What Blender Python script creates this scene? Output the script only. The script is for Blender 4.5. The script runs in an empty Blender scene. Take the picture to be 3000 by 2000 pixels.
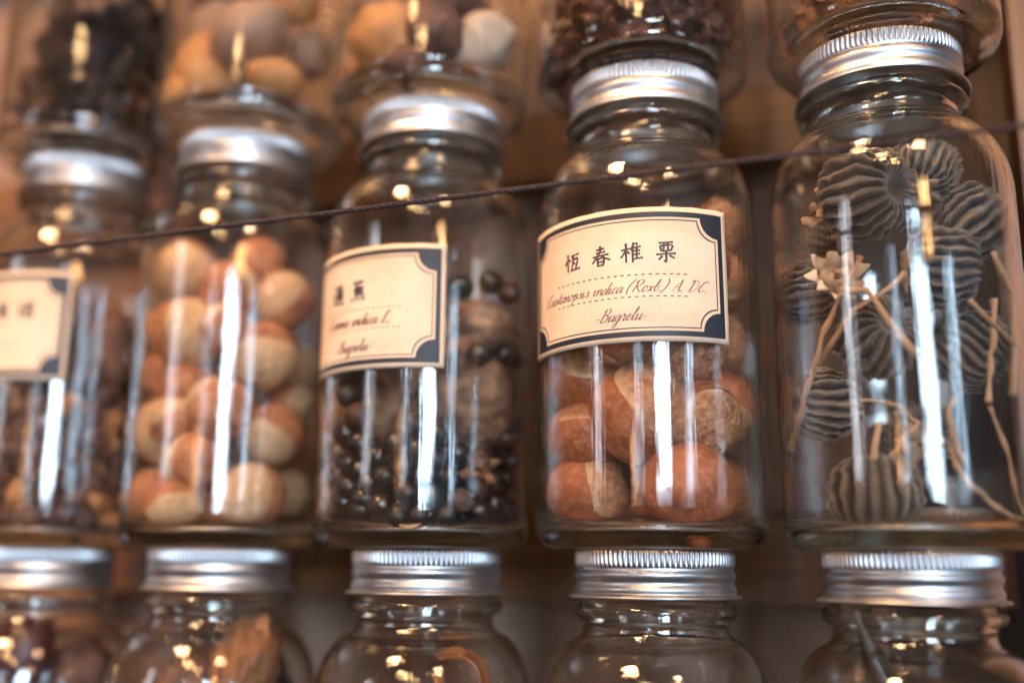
import bpy, bmesh, math, random
import numpy as np
from mathutils import Vector, Matrix, noise, Euler

# everything is laid out in jar radii and scaled to metres by S
S = 0.0425
sc = bpy.context.scene
COL = sc.collection
rnd = random.Random(11)
R = math.radians

# ------------------------------------------------------------------ camera
F_PX, CX, CY, CZ = 3060.26, 8.2718, -9.2459, -0.1501
YAW, PITCH, ROLL = -0.31989, 0.21224, 0.00968
fw = Vector((math.sin(YAW)*math.cos(PITCH), math.cos(YAW)*math.cos(PITCH), math.sin(PITCH)))
rt = Vector((math.cos(YAW), -math.sin(YAW), 0)); up = rt.cross(fw)
rt2 = rt*math.cos(ROLL)+up*math.sin(ROLL); up2 = -rt*math.sin(ROLL)+up*math.cos(ROLL)
CAM = Vector((CX, CY, CZ))
cd = bpy.data.cameras.new('camera'); cam = bpy.data.objects.new('camera', cd); COL.objects.link(cam)
M = Matrix((rt2, up2, -fw)).transposed().to_4x4(); M.translation = CAM*S
cam.matrix_world = M
cd.sensor_width = 36; cd.lens = F_PX/3000*36; cd.clip_start = 0.01; cd.clip_end = 50
cd.dof.use_dof = True; cd.dof.focus_distance = 8.6*S; cd.dof.aperture_fstop = 2.0; cd.dof.aperture_blades = 9
sc.camera = cam

# ------------------------------------------------------------------ world: the dim shop the jars stand in
w = bpy.data.worlds.new('World'); sc.world = w; w.use_nodes = True
nt = w.node_tree; N = nt.nodes; L = nt.links; N.clear()
def nn(t, **k):
    n = N.new(t)
    for a, b in k.items(): setattr(n, a, b)
    return n
tc = nn('ShaderNodeTexCoord'); sep = nn('ShaderNodeSeparateXYZ'); L.new(tc.outputs['Generated'], sep.inputs[0])
def ramp(src, pts):
    r = nn('ShaderNodeValToRGB'); e = r.color_ramp.elements
    while len(e) < len(pts): e.new(0.5)
    for i, (p, c) in enumerate(pts): e[i].position = p; e[i].color = (*c, 1)
    L.new(src, r.inputs[0]); return r
def mr(src, a, b):
    m = nn('ShaderNodeMapRange'); m.inputs[1].default_value = a; m.inputs[2].default_value = b
    L.new(src, m.inputs[0]); return m.outputs[0]
side = ramp(mr(sep.outputs['X'], -1, 1), [(0, (.30, .15, .07)), (.38, (.36, .24, .18)), (.58, (.32, .27, .28)), (.78, (.16, .23, .34)), (1, (.04, .06, .10))])
elev = ramp(mr(sep.outputs['Z'], -1, 1), [(0, (.05, .035, .02)), (.40, (.30, .20, .13)), (.50, (.75, .66, .6)), (.62, (1.25, 1.15, 1.1)), (.8, (.55, .42, .35)), (1, (.30, .2, .14))])
front = ramp(mr(sep.outputs['Y'], -1, 1), [(0, (1, 1, 1)), (.45, (.8, .75, .7)), (.6, (.10, .06, .04))])
nz = nn('ShaderNodeTexNoise'); nz.inputs['Scale'].default_value = 3.2; nz.inputs['Detail'].default_value = 2
L.new(tc.outputs['Generated'], nz.inputs['Vector'])
nr = ramp(nz.outputs[0], [(.35, (.25, .2, .18)), (.62, (1.6, 1.55, 1.5))])
def mul(a, b):
    m = nn('ShaderNodeMix', data_type='RGBA', blend_type='MULTIPLY'); m.inputs[0].default_value = 1
    L.new(a, m.inputs[6]); L.new(b, m.inputs[7]); return m.outputs[2]
bgc = mul(mul(mul(side.outputs[0], elev.outputs[0]), front.outputs[0]), nr.outputs[0])
bg = nn('ShaderNodeBackground'); bg.inputs[1].default_value = .72; L.new(bgc, bg.inputs[0])
wo = nn('ShaderNodeOutputWorld'); L.new(bg.outputs[0], wo.inputs[0])

# ------------------------------------------------------------------ lamps (directions seen from the jars)
TARGET = Vector((6.5, 0, 1.2))
def lamp(name, az, el, dist, w_, h_, rad, col, shape='RECTANGLE'):
    d = Vector((math.sin(R(az))*math.cos(R(el)), -math.cos(R(az))*math.cos(R(el)), math.sin(R(el))))
    ld = bpy.data.lights.new(name, 'AREA'); ld.shape = shape
    ld.size = w_*S; ld.size_y = h_*S; ld.color = col
    area = w_*h_*S*S*(math.pi/4 if shape == 'ELLIPSE' else 1)
    ld.energy = rad*math.pi*area*1.0
    o = bpy.data.objects.new(name, ld); COL.objects.link(o)
    o.location = (TARGET+d*dist)*S
    o.rotation_euler = (-d).to_track_quat('-Z', 'Y').to_euler()
    return o
COOL = (.56, .78, 1.0); WARM = (1, .60, .26)
D = 60
lamp('window_pane_light', 22.4, 9.7, D, 4.3, 15.5, 72, COOL)
lamp('window_pane_light', 27.0, 9.2, D, 3.6, 14.0, 60, COOL)
lamp('side_window_light', 50, 9.0, D, 4.0, 15, 16, COOL)
lamp('far_window_light', 0.0, 9.5, D, 1.6, 15, 20, COOL)
lamp('left_window_light', -42, 12, D, 5.0, 18, 10, (.85, .9, 1))
lamp('hanging_lamp_light', 32, 19.5, D, 2.6, 4.4, 60, (1, .52, .2), 'ELLIPSE')
lamp('ceiling_and_added_light', -3, 36, D, 5.0, 5.0, 95, (1, .62, .28), 'ELLIPSE')
lamp('ceiling_and_added_light', 9, 30, D, 3.2, 3.2, 70, (1, .62, .28), 'ELLIPSE')
lamp('candle_light', -5, 4.5, D, .9, 6.0, 45, (1, .45, .12), 'ELLIPSE')
lamp('ceiling_and_added_light', -26, 52, D, 9.5, 9.5, 200, (1, .56, .27), 'ELLIPSE')  # key light added to brighten the jar contents, no such lamp known
lamp('ceiling_and_added_light', 38, 44, D, 6, 6, 120, (1, .60, .32), 'ELLIPSE')  # added warm light from the upper right, sized to light the contents

sc.view_settings.view_transform = 'Standard'; sc.view_settings.look = 'None'
sc.view_settings.exposure = 0.3; sc.view_settings.gamma = 1
sc.render.engine = 'CYCLES'
cy = sc.cycles
cy.use_denoising = True
try: cy.denoiser = 'OPENIMAGEDENOISE'
except Exception: pass
cy.max_bounces = 26; cy.transmission_bounces = 24; cy.glossy_bounces = 10; cy.diffuse_bounces = 3
cy.transparent_max_bounces = 12
cy.caustics_reflective = True; cy.caustics_refractive = True; cy.blur_glossy = 0.6
cy.sample_clamp_indirect = 50; cy.sample_clamp_direct = 0

# ------------------------------------------------------------------ materials
MT = {}
def mat(name):
    m = bpy.data.materials.new(name); m.use_nodes = True; MT[name] = m
    n = m.node_tree.nodes; return m, n, m.node_tree.links, n['Principled BSDF'], n['Material Output']
def setp(b, **k):
    for a, v in k.items():
        a = a.replace('_', ' ')
        b.inputs[a].default_value = (*v, 1) if isinstance(v, tuple) and len(v) == 3 else v
UNIT = [False]
def tex(n, l, scale, kind='Noise', detail=4, rough=.55, vec='Object', mapscale=(1, 1, 1), rand=True, unit=None):
    if unit is None: unit = UNIT[0]
    t = n.new('ShaderNodeTexCoord'); mp = n.new('ShaderNodeMapping'); mp.inputs['Scale'].default_value = [a*(1.0 if unit else 1/S) for a in mapscale]
    l.new(t.outputs[vec], mp.inputs['Vector'])
    if rand:
        oi = n.new('ShaderNodeObjectInfo'); mm = n.new('ShaderNodeMath'); mm.operation = 'MULTIPLY'; mm.inputs[1].default_value = 37
        l.new(oi.outputs['Random'], mm.inputs[0]); l.new(mm.outputs[0], mp.inputs['Location'])
    x = n.new('ShaderNodeTex'+kind); x.inputs['Scale'].default_value = scale
    if kind == 'Noise': x.inputs['Detail'].default_value = detail; x.inputs['Roughness'].default_value = rough
    l.new(mp.outputs[0], x.inputs['Vector']); return x
def cr(n, l, src, pts):
    r = n.new('ShaderNodeValToRGB'); e = r.color_ramp.elements
    while len(e) < len(pts): e.new(.5)
    for i, (p, c) in enumerate(pts): e[i].position = p; e[i].color = (*c, 1)
    l.new(src, r.inputs[0]); return r.outputs[0]
def bump(n, l, src, b, strength, dist):
    bp = n.new('ShaderNodeBump'); bp.inputs['Strength'].default_value = strength; bp.inputs['Distance'].default_value = dist*S*(.35 if UNIT[0] else 1)
    l.new(src, bp.inputs['Height'])
    prev = b.inputs['Normal'].links
    if prev: l.new(prev[0].from_socket, bp.inputs['Normal'])
    l.new(bp.outputs[0], b.inputs['Normal']); return bp
def noisy(name, pts, scale=4, rough=.6, bs=.4, bd=.02, bscale=14, kind='Noise', mapscale=(1, 1, 1), detail=5, **k):
    m, n, l, b, o = mat(name)
    x = tex(n, l, scale, detail=detail, mapscale=mapscale); l.new(cr(n, l, x.outputs[0], pts), b.inputs['Base Color'])
    y = tex(n, l, bscale, kind=kind, mapscale=mapscale); bump(n, l, y.outputs[0], b, bs, bd)
    setp(b, Roughness=rough, **k); return m

# glass with a faint dust film and waviness
m, n, l, b, o = mat('jar_glass')
g = n.new('ShaderNodeBsdfGlass'); g.inputs['IOR'].default_value = 1.47; g.inputs['Roughness'].default_value = 0; g.inputs['Color'].default_value = (.992, .992, .985, 1)
x = tex(n, l, 1.0, detail=3, mapscale=(26, 26, .5)); x2 = tex(n, l, 2.2, detail=1, mapscale=(1, 1, .8))
bp = n.new('ShaderNodeBump'); bp.inputs['Strength'].default_value = .5; bp.inputs['Distance'].default_value = .0035*S; l.new(x.outputs[0], bp.inputs['Height'])
bp2 = n.new('ShaderNodeBump'); bp2.inputs['Strength'].default_value = .5; bp2.inputs['Distance'].default_value = .018*S; l.new(x2.outputs[0], bp2.inputs['Height']); l.new(bp.outputs[0], bp2.inputs['Normal'])
l.new(bp2.outputs[0], g.inputs['Normal'])
d = n.new('ShaderNodeBsdfDiffuse'); d.inputs['Color'].default_value = (.75, .68, .62, 1)
xd = tex(n, l, 26, detail=8, rough=.8); xe = tex(n, l, 1.2, detail=2)
mm = n.new('ShaderNodeMath'); mm.operation = 'MULTIPLY'; l.new(xd.outputs[0], mm.inputs[0]); l.new(xe.outputs[0], mm.inputs[1])
mr_ = n.new('ShaderNodeMapRange'); mr_.inputs[1].default_value = .12; mr_.inputs[2].default_value = .45; mr_.inputs[3].default_value = 0; mr_.inputs[4].default_value = .010
l.new(mm.outputs[0], mr_.inputs[0])
ms = n.new('ShaderNodeMixShader'); l.new(mr_.outputs[0], ms.inputs[0]); l.new(g.outputs[0], ms.inputs[1]); l.new(d.outputs[0], ms.inputs[2])
l.new(ms.outputs[0], o.inputs['Surface'])
va = n.new('ShaderNodeVolumeAbsorption'); va.inputs['Color'].default_value = (.66, .70, .42, 1); va.inputs['Density'].default_value = 10
l.new(va.outputs[0], o.inputs['Volume'])

m, n, l, b, o = mat('aluminium')
x = tex(n, l, 3, detail=5, mapscale=(1, 1, 30)); setp(b, Metallic=1.0, Base_Color=(.54, .53, .54), Roughness=.26, Anisotropic=.35)
bump(n, l, x.outputs[0], b, .25, .004)
y = tex(n, l, 5, detail=6); l.new(cr(n, l, y.outputs[0], [(.3, (.32,)*3), (.75, (.46,)*3)]), b.inputs['Roughness'])

m, n, l, b, o = mat('label_paper')
x = tex(n, l, 2.0, detail=8, rough=.7); l.new(cr(n, l, x.outputs[0], [(.25, (.58, .42, .29)), (.45, (.68, .52, .38)), (.7, (.74, .58, .44))]), b.inputs['Base Color'])
y = tex(n, l, 60, detail=4); bump(n, l, y.outputs[0], b, .25, .003); setp(b, Roughness=.75)
m, n, l, b, o = mat('navy_print')
x = tex(n, l, 30, detail=8, rough=.8); l.new(cr(n, l, x.outputs[0], [(.3, (.006, .010, .022)), (.68, (.014, .020, .034)), (.74, (.06, .065, .075))]), b.inputs['Base Color']); setp(b, Roughness=.55)
m, n, l, b, o = mat('ink'); setp(b, Base_Color=(.04, .026, .034), Roughness=.6)
m, n, l, b, o = mat('brown_ink'); setp(b, Base_Color=(.15, .065, .055), Roughness=.7)

UNIT[0] = True
def shell_mat(name, a, bcol, c, pale):
    m, n, l, b, o = mat(name)
    x = tex(n, l, 1.6, detail=4, mapscale=(1, 1, 1)); base = cr(n, l, x.outputs[0], [(.25, a), (.5, bcol), (.75, c)])
    y = tex(n, l, 5.5, detail=8, rough=.75); f = cr(n, l, y.outputs[0], [(.48, (0,)*3), (.72, (.8,)*3)])
    mx = n.new('ShaderNodeMix'); mx.data_type = 'RGBA'; mx.inputs[7].default_value = (*pale, 1)
    l.new(f, mx.inputs[0]); l.new(base, mx.inputs[6]); l.new(mx.outputs[2], b.inputs['Base Color'])
    z = tex(n, l, 8, detail=3, mapscale=(6, 6, .7)); bump(n, l, z.outputs[0], b, .25, .006)
    z2 = tex(n, l, 50, detail=3); bump(n, l, z2.outputs[0], b, .3, .006)
    setp(b, Roughness=.5, Specular_IOR_Level=.35); return m
shell_mat('nut_shell', (.22, .058, .024), (.37, .110, .045), (.48, .170, .07), (.60, .34, .20))
shell_mat('orange_shell', (.30, .085, .034), (.48, .165, .066), (.58, .24, .11), (.66, .42, .28))
def hil_mat(name, pts, ms=(1, 1, 1)):
    m, n, l, b, o = mat(name)
    x = tex(n, l, 5, detail=8, rough=.8, mapscale=ms); at = n.new('ShaderNodeAttribute'); at.attribute_name = 'edge'
    mx = n.new('ShaderNodeMix'); mx.data_type = 'RGBA'; mx.inputs[7].default_value = (.66, .44, .27, 1)
    l.new(at.outputs['Fac'], mx.inputs[0]); l.new(cr(n, l, x.outputs[0], pts), mx.inputs[6]); l.new(mx.outputs[2], b.inputs['Base Color'])
    v = tex(n, l, 8, kind='Voronoi'); bump(n, l, v.outputs[0], b, .8, .06)
    y = tex(n, l, 30, detail=5); bump(n, l, y.outputs[0], b, .6, .01); setp(b, Roughness=.85); return m
hil_mat('nut_hilum', [(.34, (.22, .08, .036)), (.5, (.44, .20, .10)), (.66, (.62, .36, .20))])
hil_mat('cream_hilum', [(.32, (.44, .21, .09)), (.5, (.74, .46, .25)), (.66, (.88, .64, .40))], (2.6, .5, 1))
UNIT[0] = False
noisy('black_seed', [(.3, (.006, .006, .008)), (.7, (.022, .018, .02))], rough=.32, bs=.15, bd=.004)
noisy('brown_seed', [(.3, (.06, .028, .018)), (.7, (.16, .08, .05))], rough=.4, bs=.15, bd=.004)
noisy('husk', [(.36, (.05, .024, .015)), (.5, (.19, .10, .06)), (.64, (.46, .27, .17))], scale=3, rough=.8, bs=.9, bd=.05, bscale=7)
noisy('dark_fruit', [(.3, (.045, .02, .018)), (.52, (.13, .055, .04)), (.75, (.30, .14, .08))], scale=2.2, rough=.6, bs=.8, bd=.04, bscale=6)
noisy('dark_twig', [(.35, (.012, .008, .007)), (.58, (.055, .026, .019)), (.76, (.22, .10, .055))], scale=3.5, rough=.6, bs=.9, bd=.06, bscale=6)
noisy('orange_fruit', [(.3, (.40, .15, .05)), (.6, (.68, .32, .12)), (.8, (.75, .45, .22))], scale=1.4, rough=.6, bs=.4, bd=.03, bscale=4)
noisy('mauve_fruit', [(.3, (.28, .15, .10)), (.6, (.42, .26, .18)), (.8, (.5, .35, .27))], scale=1.2, rough=.55, bs=.4, bd=.03, bscale=4)
noisy('pale_fruit', [(.3, (.60, .42, .30)), (.55, (.78, .62, .50)), (.8, (.36, .2, .12))], scale=1.4, rough=.6, bs=.5, bd=.03, bscale=5)
noisy('red_fruit', [(.3, (.03, .005, .005)), (.7, (.085, .014, .012))], scale=2, rough=.4, bs=.2, bd=.02)
noisy('bark', [(.3, (.14, .06, .03)), (.55, (.32, .14, .06)), (.75, (.52, .27, .13))], scale=4, rough=.85, bs=.9, bd=.04, bscale=9, mapscale=(3, 3, .7))
noisy('straw', [(.3, (.42, .23, .12)), (.7, (.62, .40, .25))], scale=3, rough=.7, bs=.5, bd=.01, bscale=10, mapscale=(4, 4, .6))
UNIT[0] = True
noisy('calyx_skin', [(.3, (.30, .19, .12)), (.55, (.50, .36, .25)), (.75, (.66, .52, .39))], scale=3, rough=.8, bs=.5, bd=.02, bscale=9)
UNIT[0] = False
noisy('curved_pod', [(.3, (.28, .09, .035)), (.7, (.52, .22, .09))], scale=2, rough=.45, bs=.3, bd=.02)
noisy('black_pod', [(.3, (.012, .009, .008)), (.7, (.035, .025, .02))], scale=2, rough=.5, bs=.4, bd=.02)
m = noisy('cord_fibre', [(.3, (.018, .011, .012)), (.7, (.055, .034, .034))], scale=20, rough=.9, bs=.5, bd=.004, bscale=60)

noisy('pod_hair', [(.3, (.13, .10, .08)), (.7, (.26, .21, .16))], rough=.9, bs=0)
# ribbed seed pod: hairy grey ridges over dark flanks, valleys also painted darker as shade (ridge value stored per vertex)
UNIT[0] = True
m, n, l, b, o = mat('ribbed_pod')
at_ = n.new('ShaderNodeAttribute'); at_.attribute_name = 'ridge'
x = tex(n, l, 22, detail=8, rough=.8)
ad = n.new('ShaderNodeMath'); ad.operation = 'MULTIPLY_ADD'; l.new(x.outputs[0], ad.inputs[0]); ad.inputs[1].default_value = .7
l.new(at_.outputs['Fac'], ad.inputs[2])
dv_ = n.new('ShaderNodeMath'); dv_.operation = 'DIVIDE'; dv_.inputs[1].default_value = 1.4; l.new(ad.outputs[0], dv_.inputs[0])
l.new(cr(n, l, dv_.outputs[0], [(.34, (.006, .006, .007)), (.60, (.018, .016, .016)), (.78, (.08, .064, .052)), (.95, (.30, .23, .17))]), b.inputs['Base Color'])
oi = n.new('ShaderNodeObjectInfo'); mrr = n.new('ShaderNodeMapRange'); mrr.inputs[3].default_value = .65; mrr.inputs[4].default_value = 1.35; l.new(oi.outputs['Random'], mrr.inputs[0])
hs = n.new('ShaderNodeHueSaturation'); l.new(mrr.outputs[0], hs.inputs['Value']); src_ = b.inputs['Base Color'].links[0].from_socket; l.new(src_, hs.inputs['Color']); l.new(hs.outputs[0], b.inputs['Base Color'])
y = tex(n, l, 60, detail=5, rough=.8); bump(n, l, y.outputs[0], b, .9, .02)
setp(b, Roughness=.95, Sheen_Weight=.5, Sheen_Roughness=.5)

UNIT[0] = False
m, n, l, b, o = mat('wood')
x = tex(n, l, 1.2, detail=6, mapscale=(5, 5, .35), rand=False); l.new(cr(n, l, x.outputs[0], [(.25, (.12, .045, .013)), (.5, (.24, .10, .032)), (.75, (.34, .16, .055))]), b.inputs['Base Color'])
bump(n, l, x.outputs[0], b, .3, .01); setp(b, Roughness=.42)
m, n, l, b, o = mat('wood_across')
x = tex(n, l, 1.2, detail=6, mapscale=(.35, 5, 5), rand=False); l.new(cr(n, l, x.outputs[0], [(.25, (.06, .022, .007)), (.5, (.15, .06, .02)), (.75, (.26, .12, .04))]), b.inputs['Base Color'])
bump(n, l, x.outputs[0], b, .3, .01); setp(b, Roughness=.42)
m, n, l, b, o = mat('recess_shade_wood')
x = tex(n, l, 1.2, detail=6, mapscale=(5, 5, .35), rand=False); l.new(cr(n, l, x.outputs[0], [(.25, (.02, .010, .005)), (.75, (.05, .025, .012))]), b.inputs['Base Color']); setp(b, Roughness=.6)  # shade of the recess put into the wood colour
m, n, l, b, o = mat('plaster')
x = tex(n, l, .9, detail=5, rand=False); l.new(cr(n, l, x.outputs[0], [(.3, (.10, .05, .03)), (.7, (.30, .185, .135))]), b.inputs['Base Color'])
setp(b, Roughness=.6)

# ------------------------------------------------------------------ object helpers
def link(name, me, material=None, parent=None, loc=None, smooth=True):
    if material:
        me.materials.clear(); me.materials.append(MT[material])
    if smooth:
        me.polygons.foreach_set('use_smooth', [True]*len(me.polygons))
    o = bpy.data.objects.new(name, me); COL.objects.link(o)
    if parent is not None: o.parent = parent
    if loc is not None: o.location = Vector(loc)*S
    return o
def mesh(name, vs, fs, scale=S):
    me = bpy.data.meshes.new(name)
    me.from_pydata([(v[0]*scale, v[1]*scale, v[2]*scale) for v in vs], [], fs); me.update(); return me
def tag(o, label, cat, group=None):
    o['label'] = label; o['category'] = cat
    if group: o['group'] = group
    return o
def empty(name, loc):
    o = bpy.data.objects.new(name, None); COL.objects.link(o); o.location = Vector(loc)*S
    o.empty_display_size = .01; return o
def lathe(profile, seg=96, rad=None, close=False):
    """profile: (r, z) list; rad(i, a) multiplies the radius"""
    vs, fs, rings = [], [], []
    for i, (r, z) in enumerate(profile):
        if r < 1e-6: rings.append([len(vs)]); vs.append((0, 0, z)); continue
        ring = []
        for k in range(seg):
            a = 2*math.pi*k/seg; q = r+(rad(i, k) if rad else 0)
            ring.append(len(vs)); vs.append((q*math.cos(a), q*math.sin(a), z))
        rings.append(ring)
    for A, B in zip(rings, rings[1:]):
        for k in range(seg):
            j = (k+1) % seg
            if len(A) == 1: fs.append((A[0], B[j], B[k]))
            elif len(B) == 1: fs.append((A[k], A[j], B[0]))
            else: fs.append((A[k], A[j], B[j], B[k]))
    return vs, fs
def smoothp(pts, sub=4):
    """Catmull-Rom through points of any dimension"""
    out = []; P = [pts[0]]+list(pts)+[pts[-1]]
    for i in range(1, len(P)-2):
        p0, p1, p2, p3 = P[i-1:i+3]
        for s in range(sub):
            t = s/sub
            out.append(tuple(.5*((2*b_)+(-a_+c_)*t+(2*a_-5*b_+4*c_-d_)*t*t+(-a_+3*b_-3*c_+d_)*t**3) for a_, b_, c_, d_ in zip(p0, p1, p2, p3)))
    out.append(tuple(pts[-1])); return out
def tube(pts, radii, seg=8, sub=4, vs=None, fs=None, caps=True):
    vs = [] if vs is None else vs; fs = [] if fs is None else fs
    P = smoothp([tuple(p)+(r,) for p, r in zip(pts, radii)], sub) if sub > 1 else [tuple(p)+(r,) for p, r in zip(pts, radii)]
    up_ = Vector((.3, .2, .9)).normalized(); prev = None
    for i, p in enumerate(P):
        a = Vector(P[max(i-1, 0)][:3]); b_ = Vector(P[min(i+1, len(P)-1)][:3]); t = (b_-a).normalized()
        u = t.cross(up_)
        if u.length < .05: u = t.cross(Vector((1, 0, 0)))
        u.normalize(); v = t.cross(u)
        ring = [len(vs)+k for k in range(seg)]
        for k in range(seg):
            an = 2*math.pi*k/seg; q = Vector(p[:3])+(u*math.cos(an)+v*math.sin(an))*p[3]; vs.append(tuple(q))
        if prev:
            for k in range(seg): fs.append((prev[k], prev[(k+1) % seg], ring[(k+1) % seg], ring[k]))
        elif caps: fs.append(tuple(reversed(ring)))
        prev = ring
    if caps: fs.append(tuple(prev))
    return vs, fs

# ------------------------------------------------------------------ photo geometry helpers: a pixel and a jar give a real position
JX = [2.165887*k for k in range(5)]
MID = [(JX[0]-.0034, .074), (JX[1]-.0554, .05), (JX[2]+.0249, -.061), (JX[3]+.0427, -.110), (JX[4]-.015, -.074)]
LOW = [(JX[0]-.0015, 0), (JX[1]-.0163, 0), (JX[2]+.056, 0), (JX[3]+.04, 0), (JX[4]-.038, 0)]
UPP = [(JX[0]+.02, 0.03), (JX[1]-.02, 0.02), (JX[2]-.03, 0), (JX[3]+.01, -.03), (JX[4]+.02, -.02)]
HJ = 4.2727; STEP = HJ+.004
ROWS = {'mid': (MID, 0.0), 'low': (LOW, -STEP), 'up': (UPP, STEP)}
def ray(px, py): return fw+rt2*((px-1500)/F_PX)-up2*((py-1000)/F_PX)
def inside(row, k, px, py, r, back=0.0, ri=.935):
    """centre (jar-local) of a ball of radius r seen at px,py that touches the glass (back=0) or sits back towards the middle"""
    (x0, y0), z0 = ROWS[row][0][k], ROWS[row][1]
    v = ray(px, py); o = CAM-Vector((x0, y0, z0)); lim = (ri-r)
    a = v.x**2+v.y**2; b_ = o.x*v.x+o.y*v.y; c = o.x**2+o.y**2-lim*lim; dd = b_*b_-a*c
    t = (-b_-math.sqrt(max(dd, 0)))/a + back
    P = o+v*t
    h = math.hypot(P.x, P.y)
    if h > lim and lim > 0: P.x *= lim/h; P.y *= lim/h
    return Vector((P.x, P.y, P.z))
def px_r(px, depth=8.9): return px*depth/F_PX

# ------------------------------------------------------------------ setting
def box(name, lo, hi, material, bev=.02):
    bm = bmesh.new(); bmesh.ops.create_cube(bm, size=1)
    for v in bm.verts:
        v.co = Vector([(lo[i]+(v.co[i]+.5)*(hi[i]-lo[i]))*S for i in range(3)])
    if bev: bmesh.ops.bevel(bm, geom=bm.edges[:], offset=bev*S, segments=2, affect='EDGES')
    me = bpy.data.meshes.new(name); bm.to_mesh(me); bm.free()
    o = link(name, me, material, smooth=False); return o
o = box('back_wall', (-14, 2.35, -9), (8.35, 2.7, 14), 'plaster', 0); o['kind'] = 'structure'
o = box('recess_wall', (8.0, 4.2, -9), (24, 4.4, 14), 'recess_shade_wood', 0); o['kind'] = 'structure'  # near-black board added where the recess lies in shade
for i, z in enumerate((-STEP, 0, STEP)):
    lab = ['dark brown wooden batten behind the necks of the bottom jars', 'brown wooden batten behind the lids of the middle row of jars', 'wooden batten behind the jars of the top row'][i]
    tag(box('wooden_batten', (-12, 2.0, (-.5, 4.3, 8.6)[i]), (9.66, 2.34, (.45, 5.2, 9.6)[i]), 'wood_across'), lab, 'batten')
tag(box('cabinet_post', (9.89, .95, -8.6), (11.9, 1.6, 12), 'wood'), 'upright brown wooden post of the cabinet at the right end of the row', 'post')
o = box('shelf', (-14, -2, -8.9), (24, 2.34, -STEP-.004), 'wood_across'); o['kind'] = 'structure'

# ------------------------------------------------------------------ jar
def arc(cx, cz, rx, rz, a0, a1, n_):
    return [(cx+rx*math.cos(R(a0+(a1-a0)*i/n_)), cz+rz*math.sin(R(a0+(a1-a0)*i/n_))) for i in range(n_+1)]
outer = [(0, .035), (.35, .03), (.72, .012), (.80, 0.0), (.84, 0.0)]+arc(.84, .16, .16, .16, -80, 0, 8)
outer += [(1, .6), (1, 1.2), (1, 2.0), (1, 2.7)]
outer += arc(.58, 2.90, .42, .66, 0, 78, 14)
outer += [(.635, 3.585), (.627, 3.63), (.63, 3.665), (.66, 3.70)]+arc(.665, 3.765, .048, .058, -60, 60, 6)+[(.66, 3.835), (.640, 3.86), (.640, 4.20), (.63, 4.235), (.61, 4.25)]
inner = [(.58, 4.25), (.562, 4.235), (.555, 4.2), (.555, 3.86), (.565, 3.76), (.56, 3.62), (.575, 3.56)]
inner += list(reversed(arc(.54, 2.90, .395, .60, 0, 76, 12)))
inner += [(.935, 2.7), (.935, 2.0), (.935, 1.2), (.935, .6), (.935, .32)]+list(reversed(arc(.80, .27, .135, .13, -85, -8, 7)))
inner += [(.7, .14), (.45, .148), (.2, .158), (0, .16)]
gv, gf = lathe(outer+inner, 128)
glass_me = mesh('glass_body', gv, gf)
# lid: shell seen from outside, closed on the inside
NR = 96; SEG = NR*6
lp = [(0, 4.2727), (.60, 4.2727), (.66, 4.2727), (.680, 4.268), (.690, 4.257), (.694, 4.235), (.694, 4.20), (.694, 4.165), (.688, 4.147), (.680, 4.135), (.676, 4.12),
      (.682, 4.10), (.692, 4.082), (.694, 4.065), (.688, 4.04), (.679, 4.02), (.677, 4.0), (.684, 3.98), (.694, 3.96), (.696, 3.945), (.690, 3.925), (.690, 3.918), (.705, 3.905), (.732, 3.900),
      (.742, 3.892), (.743, 3.883), (.736, 3.875), (.722, 3.873), (.706, 3.880), (.675, 3.90), (.664, 3.93), (.664, 4.22), (.64, 4.255), (0, 4.256)]
def knurl(i, k):
    if 3 <= i <= 8:
        w_ = {3: .25, 4: .7, 5: 1, 6: 1, 7: 1, 8: .45}[i]
        return -.020*w_*(.5-.5*math.cos(2*math.pi*(k % 6)/6))
    return 0
lv, lf = lathe(lp, SEG, knurl); lid_me = mesh('screw_lid', lv, lf)

def make_jar(row, k, label, rot):
    (x, y), z0 = ROWS[row][0][k], ROWS[row][1]
    t = empty('glass_jar', (x, y, z0)); tag(t, label, 'jar', 'lidded glass jars stacked in three rows')
    g_ = link('glass_body', glass_me, None, t); g_.rotation_euler.z = rot
    l_ = link('screw_lid', lid_me, None, t); l_.rotation_euler.z = rot*1.7
    return t
glass_me.materials.append(MT['jar_glass']); lid_me.materials.append(MT['aluminium'])
JL = {
 ('up', 0): 'top row jar of dark dried pieces, leftmost, cut off by the photo', ('up', 1): 'top row jar of big orange and brown dried fruits, second from left',
 ('up', 2): 'top row jar with one big pale round fruit, third from left', ('up', 3): 'top row jar of dark reddish curled pieces, above the chestnut jar',
 ('up', 4): 'top row jar of shredded brown bark, rightmost, at the corner',
 ('mid', 0): 'middle row jar of dark fragments with cream label, at the left edge', ('mid', 1): 'middle row jar of orange nuts with cream scars and no label',
 ('mid', 2): 'middle row jar of black seeds with blurry cream label', ('mid', 3): 'middle row jar of brown chestnuts with sharp cream label',
 ('mid', 4): 'middle row jar of ribbed grey seed pods on stalks, rightmost',
 ('low', 0): 'bottom row jar with a dark red fruit, leftmost, only its top seen', ('low', 1): 'bottom row jar with an orange brown chunk, second from left, only its top seen',
 ('low', 2): 'bottom row jar with a curved orange pod, under the black seed jar', ('low', 3): 'nearly empty dusty jar top under the chestnut jar',
 ('low', 4): 'bottom row jar with black pods, rightmost, only its top seen'}
JAR = {}
for (row, k), lab in JL.items(): JAR[row, k] = make_jar(row, k, lab, k*1.3+len(row))

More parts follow.
